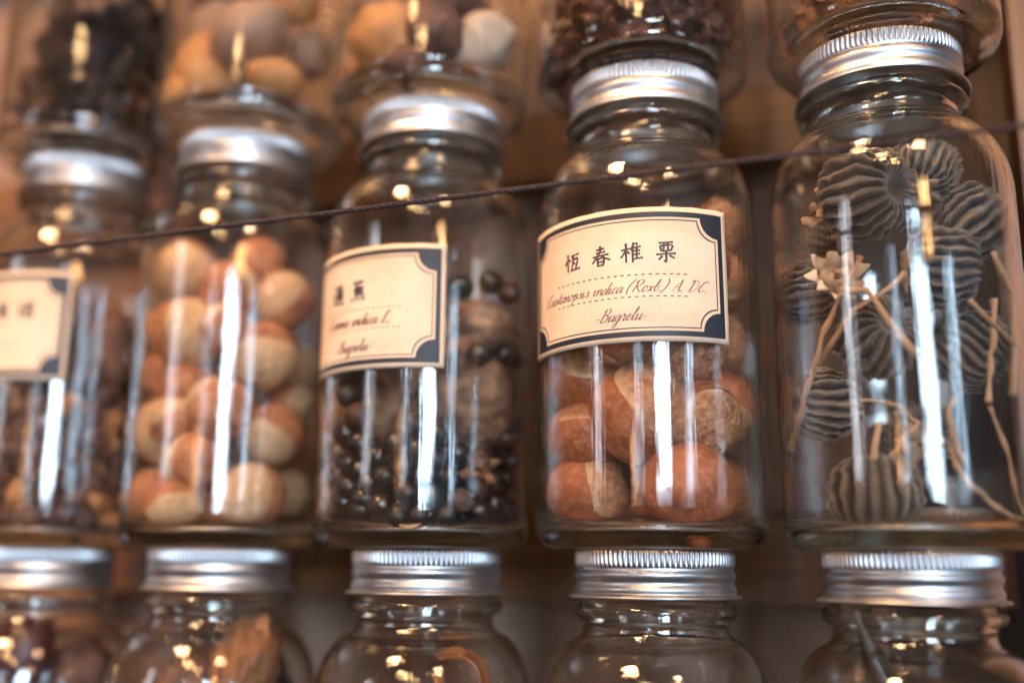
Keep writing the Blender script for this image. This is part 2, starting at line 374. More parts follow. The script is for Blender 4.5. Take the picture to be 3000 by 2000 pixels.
# ------------------------------------------------------------------ labels
STROKE = {  # single-stroke script, x-height 1
 'C': [[(1.35, 1.75), (1.25, 2.0), (.9, 1.95), (.35, 1.3), (.1, .5), (.35, 0), (.8, .1), (1.15, .45)]],
 'a': [[(.85, .85), (.5, 1), (.12, .6), (.1, .12), (.35, 0), (.8, .6), (.9, 1)], [(.9, 1), (.78, .3), (.9, .02), (1.2, .3)]],
 's': [[(0, .2), (.5, 1.05)], [(.5, 1.05), (.68, .5), (.55, .05), (.2, .05), (.1, .2)], [(.5, .05), (.9, .3)]],
 't': [[(0, .3), (.4, 1.1), (.6, 1.7)], [(.6, 1.7), (.4, .5), (.45, .02), (.85, .3)], [(.2, 1.12), (.85, 1.15)]],
 'n': [[(0, .6), (.22, 1), (.2, 0)], [(.2, .1), (.5, .85), (.75, 1), (.78, .4), (.9, 0), (1.15, .3)]],
 'o': [[(.5, 1), (.12, .55), (.25, 0), (.65, .2), (.75, .75), (.5, 1), (.7, .8), (1, .85)]],
 'e': [[(.05, .4), (.5, .6), (.62, .9), (.4, 1), (.12, .5), (.3, 0), (.8, .3)]],
 'p': [[(.0, .5), (.28, 1.05), (.15, -1.0)], [(.2, .2), (.5, .95), (.8, .8), (.7, .2), (.4, 0), (.25, .2)], [(.7, .2), (1, .35)]],
 'i': [[(0, .5), (.25, 1), (.2, .2), (.35, 0), (.65, .35)], [(.42, 1.5), (.45, 1.58)]],
 'd': [[(.75, .85), (.45, 1), (.1, .5), (.15, 0), (.45, .15), (.85, 1.0), (1.0, 2.0)], [(1.0, 2.0), (.8, .3), (.9, 0), (1.15, .3)]],
 'c': [[(.7, .8), (.5, 1), (.15, .6), (.15, .1), (.4, 0), (.85, .35)]],
 '(': [[(.75, 2.2), (.2, 1.4), (.0, .5), (.15, -.3)]],
 ')': [[(.3, 2.2), (.6, 1.5), (.35, .5), (-.1, -.3)]],
 'R': [[(.35, 2.0), (.25, 1.0), (0, 0)], [(.0, 1.6), (.5, 2.05), (1.15, 1.95), (1.1, 1.3), (.4, 1.0)], [(.4, 1.0), (.85, .4), (1.2, 0), (1.45, .25)]],
 'x': [[(.1, .95), (.4, .6), (.5, .1), (.85, .1)], [(.85, .95), (.4, .4), (.05, .02)]],
 'b': [[(0, .4), (.45, 1.4), (.55, 2.0), (.35, 1.9), (.1, .4), (.3, 0), (.6, .2), (.6, .75), (.45, .8), (.9, .9)]],
 '.': [[(.05, .16), (.1, .0), (.12, -.02)], [(.12, .12), (.03, .02)]],
 'A': [[(0, .0), (.5, .9), (1.15, 2.05)], [(1.15, 2.05), (1.1, 1.0), (1.15, 0), (1.35, .1)], [(.3, .75), (1.25, .85)]],
 'D': [[(.45, 2.0), (.35, 1.0), (.1, .05)], [(.1, .05), (.6, .0), (1.25, .6), (1.35, 1.5), (.95, 2.0), (.3, 2.0), (.05, 1.7)]],
 'L': [[(.9, 1.7), (.95, 2.0), (.7, 2.0), (.45, 1.2), (.3, .3), (0, .1), (.3, .1), (.8, .0), (1.1, .3)]],
 'B': [[(.45, 2.0), (.35, 1.0), (.1, 0)], [(.1, 1.6), (.6, 2.05), (1.15, 1.9), (1.05, 1.3), (.5, 1.1)], [(.5, 1.1), (1.1, .95), (1.1, .3), (.6, 0), (.1, .1)]],
 'u': [[(0, .5), (.22, 1), (.15, .2), (.35, 0), (.75, .6), (.85, 1)], [(.85, 1), (.75, .2), (.9, 0), (1.15, .3)]],
 'g': [[(.8, .85), (.45, 1), (.1, .5), (.2, .05), (.5, .2), (.85, .95)], [(.85, .95), (.7, -.3), (.4, -1), (.1, -.8), (.4, -.3), (1.1, .3)]],
 'r': [[(0, .4), (.25, 1.1), (.35, .9), (.6, .95)], [(.6, .95), (.5, .2), (.6, 0), (.9, .3)]],
 'l': [[(0, .4), (.5, 1.4), (.6, 2.0), (.42, 1.9), (.25, .6), (.35, 0), (.75, .35)]],
 '-': [[(.1, .5), (.75, .55)]], ' ': []}
ADV = {'C': 1.45, 'R': 1.5, 'A': 1.55, 'D': 1.65, 'B': 1.4, 'L': 1.3, 'p': 1.0, 'i': .62, 'l': .7, 't': .8, 's': .85, '.': .45, ' ': .75, '(': .95, ')': .85, '-': .95, 'e': .78, 'c': .8, 'r': .85, 'x': .95, 'o': .95, 'b': .95}
KAI = {
 '恆': [[(18, 40), (11, 60)], [(35, 34), (42, 46)], [(27, 10), (27, 94)], [(46, 22), (92, 17)], [(58, 24), (55, 60), (49, 84)], [(62, 40), (84, 37), (80, 62), (72, 86)], [(60, 54), (70, 64)], [(42, 90), (98, 86)]],
 '春': [[(30, 20), (70, 17)], [(28, 35), (74, 32)], [(12, 51), (90, 46)], [(50, 3), (46, 36), (10, 80)], [(54, 46), (72, 62), (98, 74)], [(36, 62), (37, 96)], [(36, 63), (66, 61), (63, 96)], [(38, 78), (62, 77)], [(37, 94), (64, 93)]],
 '椎': [[(4, 36), (42, 30)], [(26, 6), (26, 94)], [(26, 36), (14, 56), (2, 70)], [(30, 42), (42, 54)], [(62, 4), (54, 24), (44, 38)], [(55, 26), (55, 96)], [(70, 6), (77, 18)], [(57, 28), (92, 25)], [(57, 44), (88, 42)], [(57, 60), (88, 58)], [(54, 80), (100, 77)], [(73, 28), (73, 78)]],
 '栗': [[(18, 10), (82, 7)], [(24, 24), (29, 48)], [(24, 24), (77, 21), (71, 46)], [(42, 9), (41, 30), (37, 42)], [(58, 9), (59, 42)], [(30, 48), (72, 45)], [(6, 63), (94, 59)], [(50, 48), (50, 96), (42, 90)], [(34, 70), (16, 88)], [(64, 68), (88, 82)]],
 '蓮': [[(20, 14), (84, 12)], [(38, 4), (40, 22)], [(66, 3), (63, 21)], [(38, 30), (88, 29)], [(44, 38), (44, 62)], [(44, 38), (82, 37), (81, 61)], [(44, 50), (80, 49)], [(44, 61), (80, 60)], [(36, 71), (92, 70)], [(63, 24), (63, 85)], [(16, 32), (26, 40)], [(10, 52), (26, 50), (18, 68), (26, 82)], [(8, 92), (28, 84), (56, 93), (98, 93)]],
 '蕉': [[(20, 12), (84, 10)], [(38, 3), (40, 20)], [(66, 2), (63, 19)], [(44, 22), (36, 36), (26, 48)], [(37, 38), (37, 76)], [(56, 24), (60, 33)], [(38, 38), (86, 36)], [(38, 48), (82, 47)], [(38, 58), (82, 57)], [(36, 71), (90, 69)], [(60, 38), (60, 70)], [(24, 82), (14, 96)], [(42, 82), (46, 92)], [(60, 82), (66, 92)], [(78, 81), (90, 95)]],
 '塔': [[(4, 40), (34, 36)], [(20, 14), (20, 78)], [(2, 84), (36, 74)], [(40, 18), (96, 15)], [(54, 6), (56, 26)], [(80, 5), (77, 25)], [(66, 26), (52, 44), (36, 54)], [(68, 28), (82, 44), (98, 52)], [(54, 56), (80, 55)], [(50, 66), (52, 94)], [(50, 66), (86, 65), (83, 94)], [(53, 92), (83, 91)]]}

class Flat:
    """2D print collected in label units, later wrapped on the cylinder"""
    def __init__(s): s.v = []; s.f = []
    def ribbon(s, pts, w0):
        n_ = len(pts); base = len(s.v)
        for i, (x, y) in enumerate(pts):
            a = pts[max(i-1, 0)]; b_ = pts[min(i+1, n_-1)]; dx, dy = b_[0]-a[0], b_[1]-a[1]; q = math.hypot(dx, dy) or 1
            w_ = w0(i/(n_-1), dx/q, dy/q) if callable(w0) else w0
            s.v += [(x-dy/q*w_, y+dx/q*w_), (x+dy/q*w_, y-dx/q*w_)]
        for i in range(n_-1):
            k = base+2*i; s.f.append((k, k+2, k+3, k+1))
    def strip(s, A, B):
        n_ = len(A); K = 5; base = len(s.v)
        for a, b_ in zip(A, B):
            for j in range(K+1): s.v.append((a[0]+(b_[0]-a[0])*j/K, a[1]+(b_[1]-a[1])*j/K))
        for i in range(n_):
            for j in range(K):
                k = base+(K+1)*i+j; q = base+(K+1)*((i+1) % n_)+j; s.f.append((k, q, q+1, k+1))
    def text(s, t, x, y, xh, thick, slant=.38, width=1.0, track=0):
        for ch in t:
            for st in STROKE[ch]:
                P = [(x+(px*width+slant*py)*xh, y+py*xh) for px, py in smoothp(st, 5)]
                s.ribbon(P, lambda t_, dx, dy: thick*(.42+.75*max(0, -dy)**1.5))
            x += (ADV.get(ch, 1.05)*width+track)*xh
        return x
    def kai(s, ch, cx, cy, size, thick):
        for st in KAI[ch]:
            P = [(cx+(px-50)/100*size, cy-(py-50)/100*size+(px-50)/100*size*.03) for px, py in smoothp(st, 5)]
            L_ = math.dist(st[0], st[-1])
            s.ribbon(P, lambda t_, dx, dy: thick*(1.25-.8*abs(math.sin(t_*math.pi*.95))*.5-.55*max(0, t_-.72)*2.4*(1 if (dy < -.3 and L_ > 25) else -.3))*(.85+.35*abs(dy)))
    def wrap(s, name, ang0, zc, rad, mat_, parent, tilt=0.0):
        vs = []
        for x, y in s.v:
            xx, yy = x*math.cos(tilt)-y*math.sin(tilt), x*math.sin(tilt)+y*math.cos(tilt)
            a = ang0+xx; vs.append((rad*math.sin(a), -rad*math.cos(a), zc+yy))
        return link(name, mesh(name, vs, s.f), mat_, parent)

def notched(hw, hh, r, n_=10, e=36):
    """closed path (ccw from bottom-left) of a rectangle with concave corners; returns path and the matching point on a plain rectangle getter"""
    P = []
    def side(a, b_, k): return [(a[0]+(b_[0]-a[0])*i/k, a[1]+(b_[1]-a[1])*i/k) for i in range(k)]
    def corner(cx, cy, a0):   # from a0 going clockwise 90 deg
        return [(cx+r*math.cos(R(a0-90*i/n_)), cy+r*math.sin(R(a0-90*i/n_))) for i in range(n_)]
    P += side((-hw+r, -hh), (hw-r, -hh), e); P += corner(hw, -hh, 180)
    P += side((hw, -hh+r), (hw, hh-r), e//2); P += corner(hw, hh, 270)
    P += side((hw-r, hh), (-hw+r, hh), e); P += corner(-hw, hh, 360)
    P += side((-hw, hh-r), (-hw, -hh+r), e//2); P += corner(-hw, -hh, 90)
    return P
def plainrect(hw, hh, r, n_=10, e=36):
    P = []
    def side(a, b_, k): return [(a[0]+(b_[0]-a[0])*i/k, a[1]+(b_[1]-a[1])*i/k) for i in range(k)]
    h = n_//2
    P += side((-hw+r, -hh), (hw-r, -hh), e); P += side((hw-r, -hh), (hw, -hh), h); P += side((hw, -hh), (hw, -hh+r), n_-h)
    P += side((hw, -hh+r), (hw, hh-r), e//2); P += side((hw, hh-r), (hw, hh), h); P += side((hw, hh), (hw-r, hh), n_-h)
    P += side((hw-r, hh), (-hw+r, hh), e); P += side((-hw+r, hh), (-hw, hh), h); P += side((-hw, hh), (-hw, hh-r), n_-h)
    P += side((-hw, hh-r), (-hw, -hh+r), e//2); P += side((-hw, -hh+r), (-hw, -hh), h); P += side((-hw, -hh), (-hw+r, -hh), n_-h)
    return P

def paper_label(jar, ang, z0, z1, hw, draw, tilt=0.0, lab=None):
    hh = (z1-z0)/2; zc = (z0+z1)/2; ang = R(ang)
    # paper: thin solid sheet wrapped on the glass with slightly worn edge
    nx, ny = 60, 24; vs = []; fs = []
    for side_, rad in ((0, 1.009), (1, 1.0015)):
        for j in range(ny+1):
            for i in range(nx+1):
                x = -hw+2*hw*i/nx; y = -hh+2*hh*j/ny
                wob = .0035*noise.noise(Vector((x*9+z0*7, y*9, 3.1)))
                if i in (0, nx): x += wob
                if j in (0, ny): y += wob
                lift = 0
                if not side_: lift = .0018*noise.noise(Vector((x*3, y*3, z0*5)))
                xx, yy = x*math.cos(tilt)-y*math.sin(tilt), x*math.sin(tilt)+y*math.cos(tilt)
                a = ang+xx; q = rad+max(lift, -.002)*0
                vs.append((q*math.sin(a), -q*math.cos(a), zc+yy))
    o_ = (nx+1)*(ny+1)
    for j in range(ny):
        for i in range(nx):
            k = j*(nx+1)+i; fs.append((k, k+1, k+nx+2, k+nx+1)); k += o_; fs.append((k, k+nx+1, k+nx+2, k+1))
    for i in range(nx):
        fs.append((i, i+o_, i+1+o_, i+1)); k = ny*(nx+1)+i; fs.append((k, k+1, k+1+o_, k+o_))
    for j in range(ny):
        k = j*(nx+1); fs.append((k, k+nx+1, k+nx+1+o_, k+o_)); k += nx; fs.append((k, k+o_, k+nx+1+o_, k+nx+1))
    pl = link('paper_label', mesh('paper_label', vs, fs), 'label_paper', jar)
    if lab: pl['label'] = lab
    F = Flat(); m1 = .042; t_ = .045; rr = .165
    F.strip(plainrect(hw-m1, hh-m1, rr+t_), notched(hw-m1-t_, hh-m1-t_, rr))
    a = .022; F.strip(notched(hw-m1-t_-a, hh-m1-t_-a, rr), notched(hw-m1-t_-a-.009, hh-m1-t_-a-.009, rr))
    F.wrap('printed_frame', ang, zc, 1.0105, 'navy_print', pl, tilt)
    I = Flat(); B = Flat(); draw(I, B, hh)
    I.wrap('lettering', ang, zc, 1.0112, 'ink', pl, tilt)
    B.wrap('script_lettering', ang, zc, 1.0112, 'brown_ink', pl, tilt)
    return pl
def dashes(B, x0, x1, y, n_=21):
    st = (x1-x0)/n_
    for i in range(n_):
        a = x0+i*st; B.ribbon([(a, y), (a+st*.5, y)], .0042)
def draw4(I, B, hh):
    for ch, x in zip('恆春椎栗', (-.385, -.10, .165, .445)): I.kai(ch, x, hh-.385, .185, .0085)
    dashes(B, -.56, .64, hh-.575); dashes(B, -.56, .64, hh-.76)
    B.text('Castanopsis indica (Roxb.) A. DC.', -.74, hh-.72, .048, .0044, slant=.5, width=1.0, track=.03)
    B.text('-Bugrelu-', -.17, hh-.955, .053, .0046, slant=.5, width=.95, track=0)
def draw3(I, B, hh):
    for ch, x in zip('蓮蕉', (-.12, .15)): I.kai(ch, x, hh-.40, .20, .011)
    dashes(B, -.45, .62, hh-.575); dashes(B, -.45, .62, hh-.76)
    B.text('Canna indica L.', -.26, hh-.72, .054, .008, width=1.0); B.text('-Bugrelu-', -.13, hh-.955, .052, .007)
def draw1(I, B, hh):
    for ch, x in zip('蓮蕉塔', (-.02, .26, .54)): I.kai(ch, x, hh-.42, .19, .011)
    dashes(B, -.7, .5, hh-.575); dashes(B, -.7, .5, hh-.76)
    B.text('-Bugrelu-', -.45, hh-.955, .052, .007)
paper_label(JAR['mid', 3], -5.6, 1.63, 2.765, .995, draw4, .012)
paper_label(JAR['mid', 2], -24.5, 1.54, 2.665, .985, draw3, .0)
paper_label(JAR['mid', 0], -17, 1.66, 2.80, .985, draw1, .0)

# ------------------------------------------------------------------ contents: shapes
def sphere_grid(fn, nu, nv, t0=0.0, t1=math.pi):
    """fn(theta, phi) -> point; poles closed when t0=0 / t1=pi"""
    vs, fs, rings = [], [], []
    for j in range(nv+1):
        th = t0+(t1-t0)*j/nv
        if th < 1e-6 or th > math.pi-1e-6: rings.append([len(vs)]); vs.append(fn(th, 0)); continue
        ring = []
        for i in range(nu):
            ring.append(len(vs)); vs.append(fn(th, 2*math.pi*i/nu))
        rings.append(ring)
    for A, B in zip(rings, rings[1:]):
        for i in range(nu):
            j = (i+1) % nu
            if len(A) == 1: fs.append((A[0], B[i], B[j]))
            elif len(B) == 1: fs.append((A[i], B[0], A[j]))
            else: fs.append((A[i], B[i], B[j], A[j]))
    return vs, fs
def dirv(t, p): return Vector((math.sin(t)*math.cos(p), math.sin(t)*math.sin(p), math.cos(t)))

def nut_meshes(seed, cap_deg=112, flat=.88, tip=.10):
    sx = 1.0; sy = .96+.05*((seed*7) % 3)/2
    def rim(p): return R(cap_deg)+.10*noise.noise(Vector((math.cos(p)*1.2, math.sin(p)*1.2, seed)))+.05*math.sin(2*p+seed)
    def shell_r(t):
        r = 1.0
        if t < .5: r += tip*(1-t/.5)**2.2
        return r
    def f_shell(t, p):
        tt = t/R(cap_deg)*rim(p) if t > 1e-6 else 0
        d_ = dirv(tt, p); q = shell_r(tt)*(1+.06*noise.noise(d_*1.6+Vector((seed, 0, 0))))
        z = d_.z*q*(.93 if d_.z > 0 else .95)
        return (d_.x*q*sx, d_.y*q*sy, z)
    sv = sphere_grid(f_shell, 48, 26, 0, R(cap_deg))
    def f_cap(t, p):
        u = (t-R(cap_deg))/(math.pi-R(cap_deg)); rm = rim(p)
        tt = rm-.03+(math.pi-rm+.03)*u if t < math.pi-1e-6 else math.pi
        d_ = dirv(tt, p); rough = .022*noise.noise(d_*6+Vector((0, seed, 0)))+.016*noise.noise(d_*15)+.05*noise.noise(d_*1.6+Vector((seed, 0, 0)))
        q = .985+(.02+rough)*min(1, u*6)
        z = d_.z*q
        z = max(z, -flat+.0) if z > -flat else -flat+(z+flat)*.6
        return (d_.x*q*sx, d_.y*q*sy, z*.95)
    ed = []
    def f_cap2(t, p):
        u = (t-R(cap_deg))/(math.pi-R(cap_deg)); ed.append(min(1, math.exp(-((u-.05)/.10)**2)*(.75+.9*noise.noise(Vector((math.cos(p)*3, math.sin(p)*3, seed*1.0)))))); return f_cap(t, p)
    cv = sphere_grid(f_cap2, 64, 28, R(cap_deg), math.pi); cm = mesh('hilum', *cv, scale=1)
    at = cm.attributes.new('edge', 'FLOAT', 'POINT'); at.data.foreach_set('value', [max(0, e) for e in ed])
    return mesh('nut_shell', *sv, scale=1), cm
NUTS = {}
for kind, cap, tip, n_ in (('nut', 112, .10, 4), ('acorn', 98, .10, 3)):
    NUTS[kind] = [nut_meshes(s_+len(kind)*3, cap+(s_ % 2)*8, .86, tip) for s_ in range(n_)]
for a, b_ in NUTS['nut']: a.materials.append(MT['nut_shell']); b_.materials.append(MT['nut_hilum'])
for a, b_ in NUTS['acorn']: a.materials.append(MT['orange_shell']); b_.materials.append(MT['cream_hilum'])
for kk in NUTS:
    for a, b_ in NUTS[kk]:
        for me in (a, b_): me.polygons.foreach_set('use_smooth', [True]*len(me.polygons))
def orient(o, axis, spin=0.0):
    q = Vector(axis).normalized().to_track_quat('-Z', 'Y'); o.rotation_mode = 'QUATERNION'
    o.rotation_quaternion = q @ Euler((0, 0, spin)).to_quaternion()
def nut(name, kind, row, k, P, r, hil, label, cat, group, var=0):
    (x, y), z0 = ROWS[row][0][k], ROWS[row][1]
    sh, ca = NUTS[kind][var % len(NUTS[kind])]
    o = bpy.data.objects.new(name, sh); COL.objects.link(o); o.location = (Vector((x, y, z0))+P)*S
    sv_ = random.Random(var*7+k); o.scale = (r*S*sv_.uniform(.97, 1.05), r*S*sv_.uniform(.95, 1.04), r*S*sv_.uniform(.96, 1.07)); orient(o, hil, var*1.7)
    c = bpy.data.objects.new('hilum', ca); COL.objects.link(c); c.parent = o
    tag(o, label, cat, group); return o
# view-relative axes: (right, up, toward viewer) -> world
def vdir(a, b_, c): return rt2*a+Vector((0, 0, 1))*b_+Vector((-fw.x, -fw.y, 0)).normalized()*c
def relax(fixed, n_new, rad, z0, z1, ri=.935, seed=1, it=160, rj=.15, floor=.155, jit=None):
    """fill a jar with balls around fixed ones: push overlaps apart inside the glass, then let them sink"""
    rg = np.random.RandomState(seed)
    m_ = len(fixed); P = np.zeros((m_+n_new, 3)); r = np.zeros(m_+n_new)
    for i, (p, q) in enumerate(fixed): P[i] = p; r[i] = q
    for i in range(m_, m_+n_new):
        a = rg.rand()*2*math.pi; d_ = (ri-rad)*math.sqrt(rg.rand()); P[i] = (d_*math.cos(a), d_*math.sin(a), z0+(z1-z0)*rg.rand()); r[i] = rad*(1-rj*rg.rand())
    if jit is not None: P[m_:] = jit(n_new, rg)
    for s_ in range(it):
        df = P[:, None]-P[None]; ds = np.sqrt((df**2).sum(-1))+1e-9; ov = (r[:, None]+r[None])*.985-ds; np.fill_diagonal(ov, 0)
        ov = np.maximum(ov, 0); mv = (df/ds[..., None]*ov[..., None]*.45).sum(1)
        P[m_:] += mv[m_:]; P[m_:, 2] -= .006
        h = np.hypot(P[:, 0], P[:, 1]); lim = ri-r; f = np.where(h > lim, lim/np.maximum(h, 1e-9), 1)
        P[m_:, 0] *= f[m_:]; P[m_:, 1] *= f[m_:]; P[m_:, 2] = np.clip(P[m_:, 2], floor+r[m_:], z1)
    return [(Vector(P[i]), float(r[i])) for i in range(m_, m_+n_new)]

# ---- middle row, jar four: brown chestnuts (photo px, py, px radius, set back, hilum direction right/up/toward, label)
NL = [
 (1715, 1110, 118, 0, (.05, .90, .52), 'chestnut lying with pale rough scar upwards, under the left end of the sharp label'),
 (1660, 1290, 112, .45, (-.2, -.4, -.9), 'smooth orange chestnut set back against the left glass, below the label'),
 (1925, 1252, 134, 0, (.62, .52, .58), 'large tan chestnut at the middle of its jar, rough scar turned up and right'),
 (2165, 1200, 120, 0, (-.05, -.85, .50), 'chestnut with rough scarred underside facing out, at the right glass'),
 (1722, 1450, 118, 0, (.86, .25, .42), 'chestnut at bottom left of its jar with its scar to the right'),
 (2003, 1440, 126, 0, (.2, .3, -.9), 'smooth round chestnut with shiny glint, at the bottom right of its jar'),
 (2165, 1440, 100, .35, (0, 0, -1), 'smooth chestnut tucked behind at the lower right glass'),
 (1990, 1040, 122, .06, (.1, -.72, .68), 'chestnut with rough brown scar just under the middle of the sharp label'),
 (2155, 1010, 100, .25, (.3, .1, .9), 'mottled dull chestnut against the glass right of the label foot'),
 (2125, 838, 104, .15, (.25, .3, .9), 'mottled chestnut right of the sharp label, middle of three'),
 (2105, 675, 88, .30, (.4, -.3, .7), 'orange chestnut peeping out at the top right corner of the label')]
CG = 'chestnuts in the sharply labelled jar'; fx = []
for i, (px, py, pr, bk, h, lab) in enumerate(NL):
    r = px_r(pr, 8.95)*1.07; P = inside('mid', 3, px, py, r*.98, bk); P.z = max(P.z, .155+r*.9); fx.append((P, r))
# settle clashes between the photographed nuts a little
def settle(fx, it=30, ri=.935, floor=.155):
    P = np.array([p for p, _ in fx]); r = np.array([q for _, q in fx]); P0 = P.copy()
    vd = np.array(fw)
    for s_ in range(it):
        df = P[:, None]-P[None]; ds = np.sqrt((df**2).sum(-1))+1e-9; ov = (r[:, None]+r[None])*.90-ds; np.fill_diagonal(ov, 0)
        ov = np.maximum(ov, 0); mv = (df/ds[..., None]*ov[..., None]*.4).sum(1)
        mv = (mv@vd)[:, None]*vd[None]*.8+mv*.22
        P += mv
        h = np.hypot(P[:, 0], P[:, 1]); lim = ri-r*.98; f = np.where(h > lim, lim/np.maximum(h, 1e-9), 1); P[:, 0] *= f; P[:, 1] *= f
        P[:, 2] = np.maximum(P[:, 2], floor+r*.9)
    return [(Vector(p), float(q)) for p, q in zip(P, r)]
fx = settle(fx)
for i, ((P, r), a) in enumerate(zip(fx, NL)):
    nut('chestnut', 'nut', 'mid', 3, P, r, vdir(*a[4]), a[5] or 'brown chestnut hidden behind the sharp paper label', 'chestnut', CG, i)
for i, (P, r) in enumerate(relax(fx, 16, .35, .5, 2.42, seed=4)):
    nut('chestnut', 'nut', 'mid', 3, P, r, (rnd.uniform(-1, 1), rnd.uniform(-1, 1), rnd.uniform(-1, 1)), 'brown chestnut in the dim middle or back of the labelled jar', 'chestnut', CG, i)

# ---- middle row, jar two: orange nuts with cream scars
AL = [
 (552, 972, 96, 0, (.55, .1, .8), 'orange nut with big cream scar, left of the bright window streaks'),
 (829, 880, 84, 0, (0, 0, 1), 'nut showing a round cream scar near the upper right glass'),
 (768, 1038, 92, 0, (.2, -.5, .8), 'cream striped nut just right of the window streaks, upper middle'),
 (448, 1110, 78, .1, (-.3, 0, -.9), 'smooth orange nut at the left glass, mid height'),
 (560, 1120, 66, .25, (0, -.3, -.9), 'reddish orange nut set back left of the window streaks'),
 (488, 1255, 95, 0, (.0, .15, .95), 'large cream scarred nut at the left glass, lower half'),
 (560, 1370, 74, .0, (-.6, -.6, -.3), 'orange nut low down touching the left window streak'),
 (788, 1270, 86, 0, (-.3, -.35, .85), 'pale nut with orange top, right of the streaks, lower half'),
 (850, 1190, 70, .25, (.2, -.7, .3), 'orange nut set back at the right glass'),
 (750, 1450, 88, 0, (.2, -.1, .97), 'cream striped nut standing at the bottom, right of the streaks'),
 (523, 1480, 70, .05, (.1, -.3, .9), 'small cream shell at the bottom below the left streak'),
 (418, 1450, 74, .05, (-.2, 0, -.9), 'orange nut at the bottom left corner of its jar'),
 (884, 1435, 70, .25, (.5, 0, .8), 'greyish nut at the bottom right corner of its jar'),
 (650, 1480, 72, .3, (0, 0, -1), 'pinkish orange nut at the bottom between the streak ends'),
 (752, 778, 76, .35, (0, -.6, -.5), 'orange nut at the top of the pile, set back'),
 (468, 800, 92, .45, (.0, .3, .9), 'pale beige nut at the top left of the pile, in dim light'),
 (660, 870, 80, .2, (.3, .3, -.8), 'orange nut behind the upper ends of the window streaks'),
 (650, 1200, 86, .1, (0, .6, -.7), 'orange nut behind the middle of the window streaks'),
 (400, 960, 60, .2, (-.4, .2, .8), 'cream edged nut at the upper left glass')]
AG = 'orange nuts in the unlabelled jar'; fx = []
for px, py, pr, bk, h, lab in AL:
    r = px_r(pr, 10.3)*1.12; P = inside('mid', 1, px, py, r*.98, bk); P.z = max(P.z, .155+r*.9); fx.append((P, r))
fx = settle(fx)
for i, ((P, r), a) in enumerate(zip(fx, AL)):
    nut('orange_nut', 'acorn', 'mid', 1, P, r, vdir(a[4][0]+.75*math.cos(i*2.4), a[4][1]+.75*math.sin(i*2.4), a[4][2]*.8), a[5], 'nut', AG, i)
for i, (P, r) in enumerate(relax(fx, 13, .29, .5, 2.6, seed=6)):
    nut('orange_nut', 'acorn', 'mid', 1, P, r, (rnd.uniform(-1, 1), rnd.uniform(-1, 1), rnd.uniform(-1, 1)), 'orange nut in the dim middle or back of the unlabelled jar', 'nut', AG, i)

# ---- generic lumps
def lump_mesh(name, dims, amp, freq, seed, nu=40, nv=26, material=None, crease=0, pinch=0):
    def f(t, p):
        d_ = dirv(t, p)
        q = 1+amp*noise.noise(d_*freq+Vector((seed*3.1, 0, 0)))+amp*.45*noise.noise(d_*freq*2.7+Vector((0, seed*1.7, 0)))
        if crease: q -= crease*max(0, 1-abs(((p-1.2) % math.pi)-.6)/.35)*math.sin(t)
        w_ = 1-pinch*(d_.z*.5+.5)
        return (d_.x*dims[0]*q*w_, d_.y*dims[1]*q*w_, d_.z*dims[2]*q)
    me = mesh(name, *sphere_grid(f, nu, nv)); me.polygons.foreach_set('use_smooth', [True]*len(me.polygons))
    if material: me.materials.append(MT[material])
    return me
def region(row, k, P, name_lab):
    side_v = P.x*rt2.x+P.y*rt2.y; zz = P.z
    a = 'left' if side_v < -.32 else 'right' if side_v > .32 else 'middle'
    b_ = 'bottom' if zz < .75 else 'lower' if zz < 1.4 else 'upper' if zz < 2.1 else 'top'
    return name_lab+', '+{'bottom': 'at the bottom', 'lower': 'in the lower half', 'upper': 'in the upper half', 'top': 'near the top'}[b_]+' '+a
def place(name, me, row, k, P, label, cat, group=None, rot=None, scale=1.0):
    (x, y), z0 = ROWS[row][0][k], ROWS[row][1]
    o = bpy.data.objects.new(name, me); COL.objects.link(o); o.location = (Vector((x, y, z0))+P)*S
    o.rotation_euler = rot if rot is not None else (rnd.uniform(0, 6), rnd.uniform(0, 6), rnd.uniform(0, 6)); o.scale = (scale,)*3
    tag(o, label, cat, group); return o
YV = YAW  # turning a thing by -YAW about z faces it to the camera
def facing(roll=0, pitch=0): return Euler((pitch, roll, -YAW), 'XYZ')

# ---- middle row, jar three: black seeds and brown husks
seed_me = [lump_mesh('black_seed', (.118, .118, .113), .03, 1.5, s_, 20, 14, 'black_seed') for s_ in range(3)]
bseed_me = [lump_mesh('brown_seed', (.112, .115, .11), .05, 1.8, s_+5, 20, 14, 'brown_seed') for s_ in range(2)]
SG = 'round seeds in the jar with the blurry label'
def at3(px, py, r, bk=0): return inside('mid', 2, px, py, r, bk)
place('dry_husk', lump_mesh('dry_husk', (.42, .34, .56), .12, 1.8, 3, 56, 40, 'husk', crease=.05), 'mid', 2, at3(1385, 1150, .42, .02), 'big rounded brown husk at the right, above the star shaped calyx', 'husk', rot=facing(-.25))
place('dry_husk', lump_mesh('dry_husk', (.33, .28, .50), .2, 2.0, 8, 56, 40, 'husk', crease=.16), 'mid', 2, at3(1045, 1195, .32, .02), 'wrinkled brown husk with a dark split, below the blurry label', 'husk', rot=facing(.2))
place('dry_husk', lump_mesh('dry_husk', (.34, .26, .22), .3, 2.2, 12, 48, 30, 'husk', crease=.1), 'mid', 2, at3(1420, 960, .28, .15), 'crumpled brown husk under the three top black seeds', 'husk', rot=facing(.5))
place('dry_husk', lump_mesh('dry_husk', (.5, .3, .5), .25, 2.0, 15, 48, 30, 'husk'), 'mid', 2, Vector((-.25, .05, 1.9)), 'brown husk behind the blurry label', 'husk', rot=facing(.5))
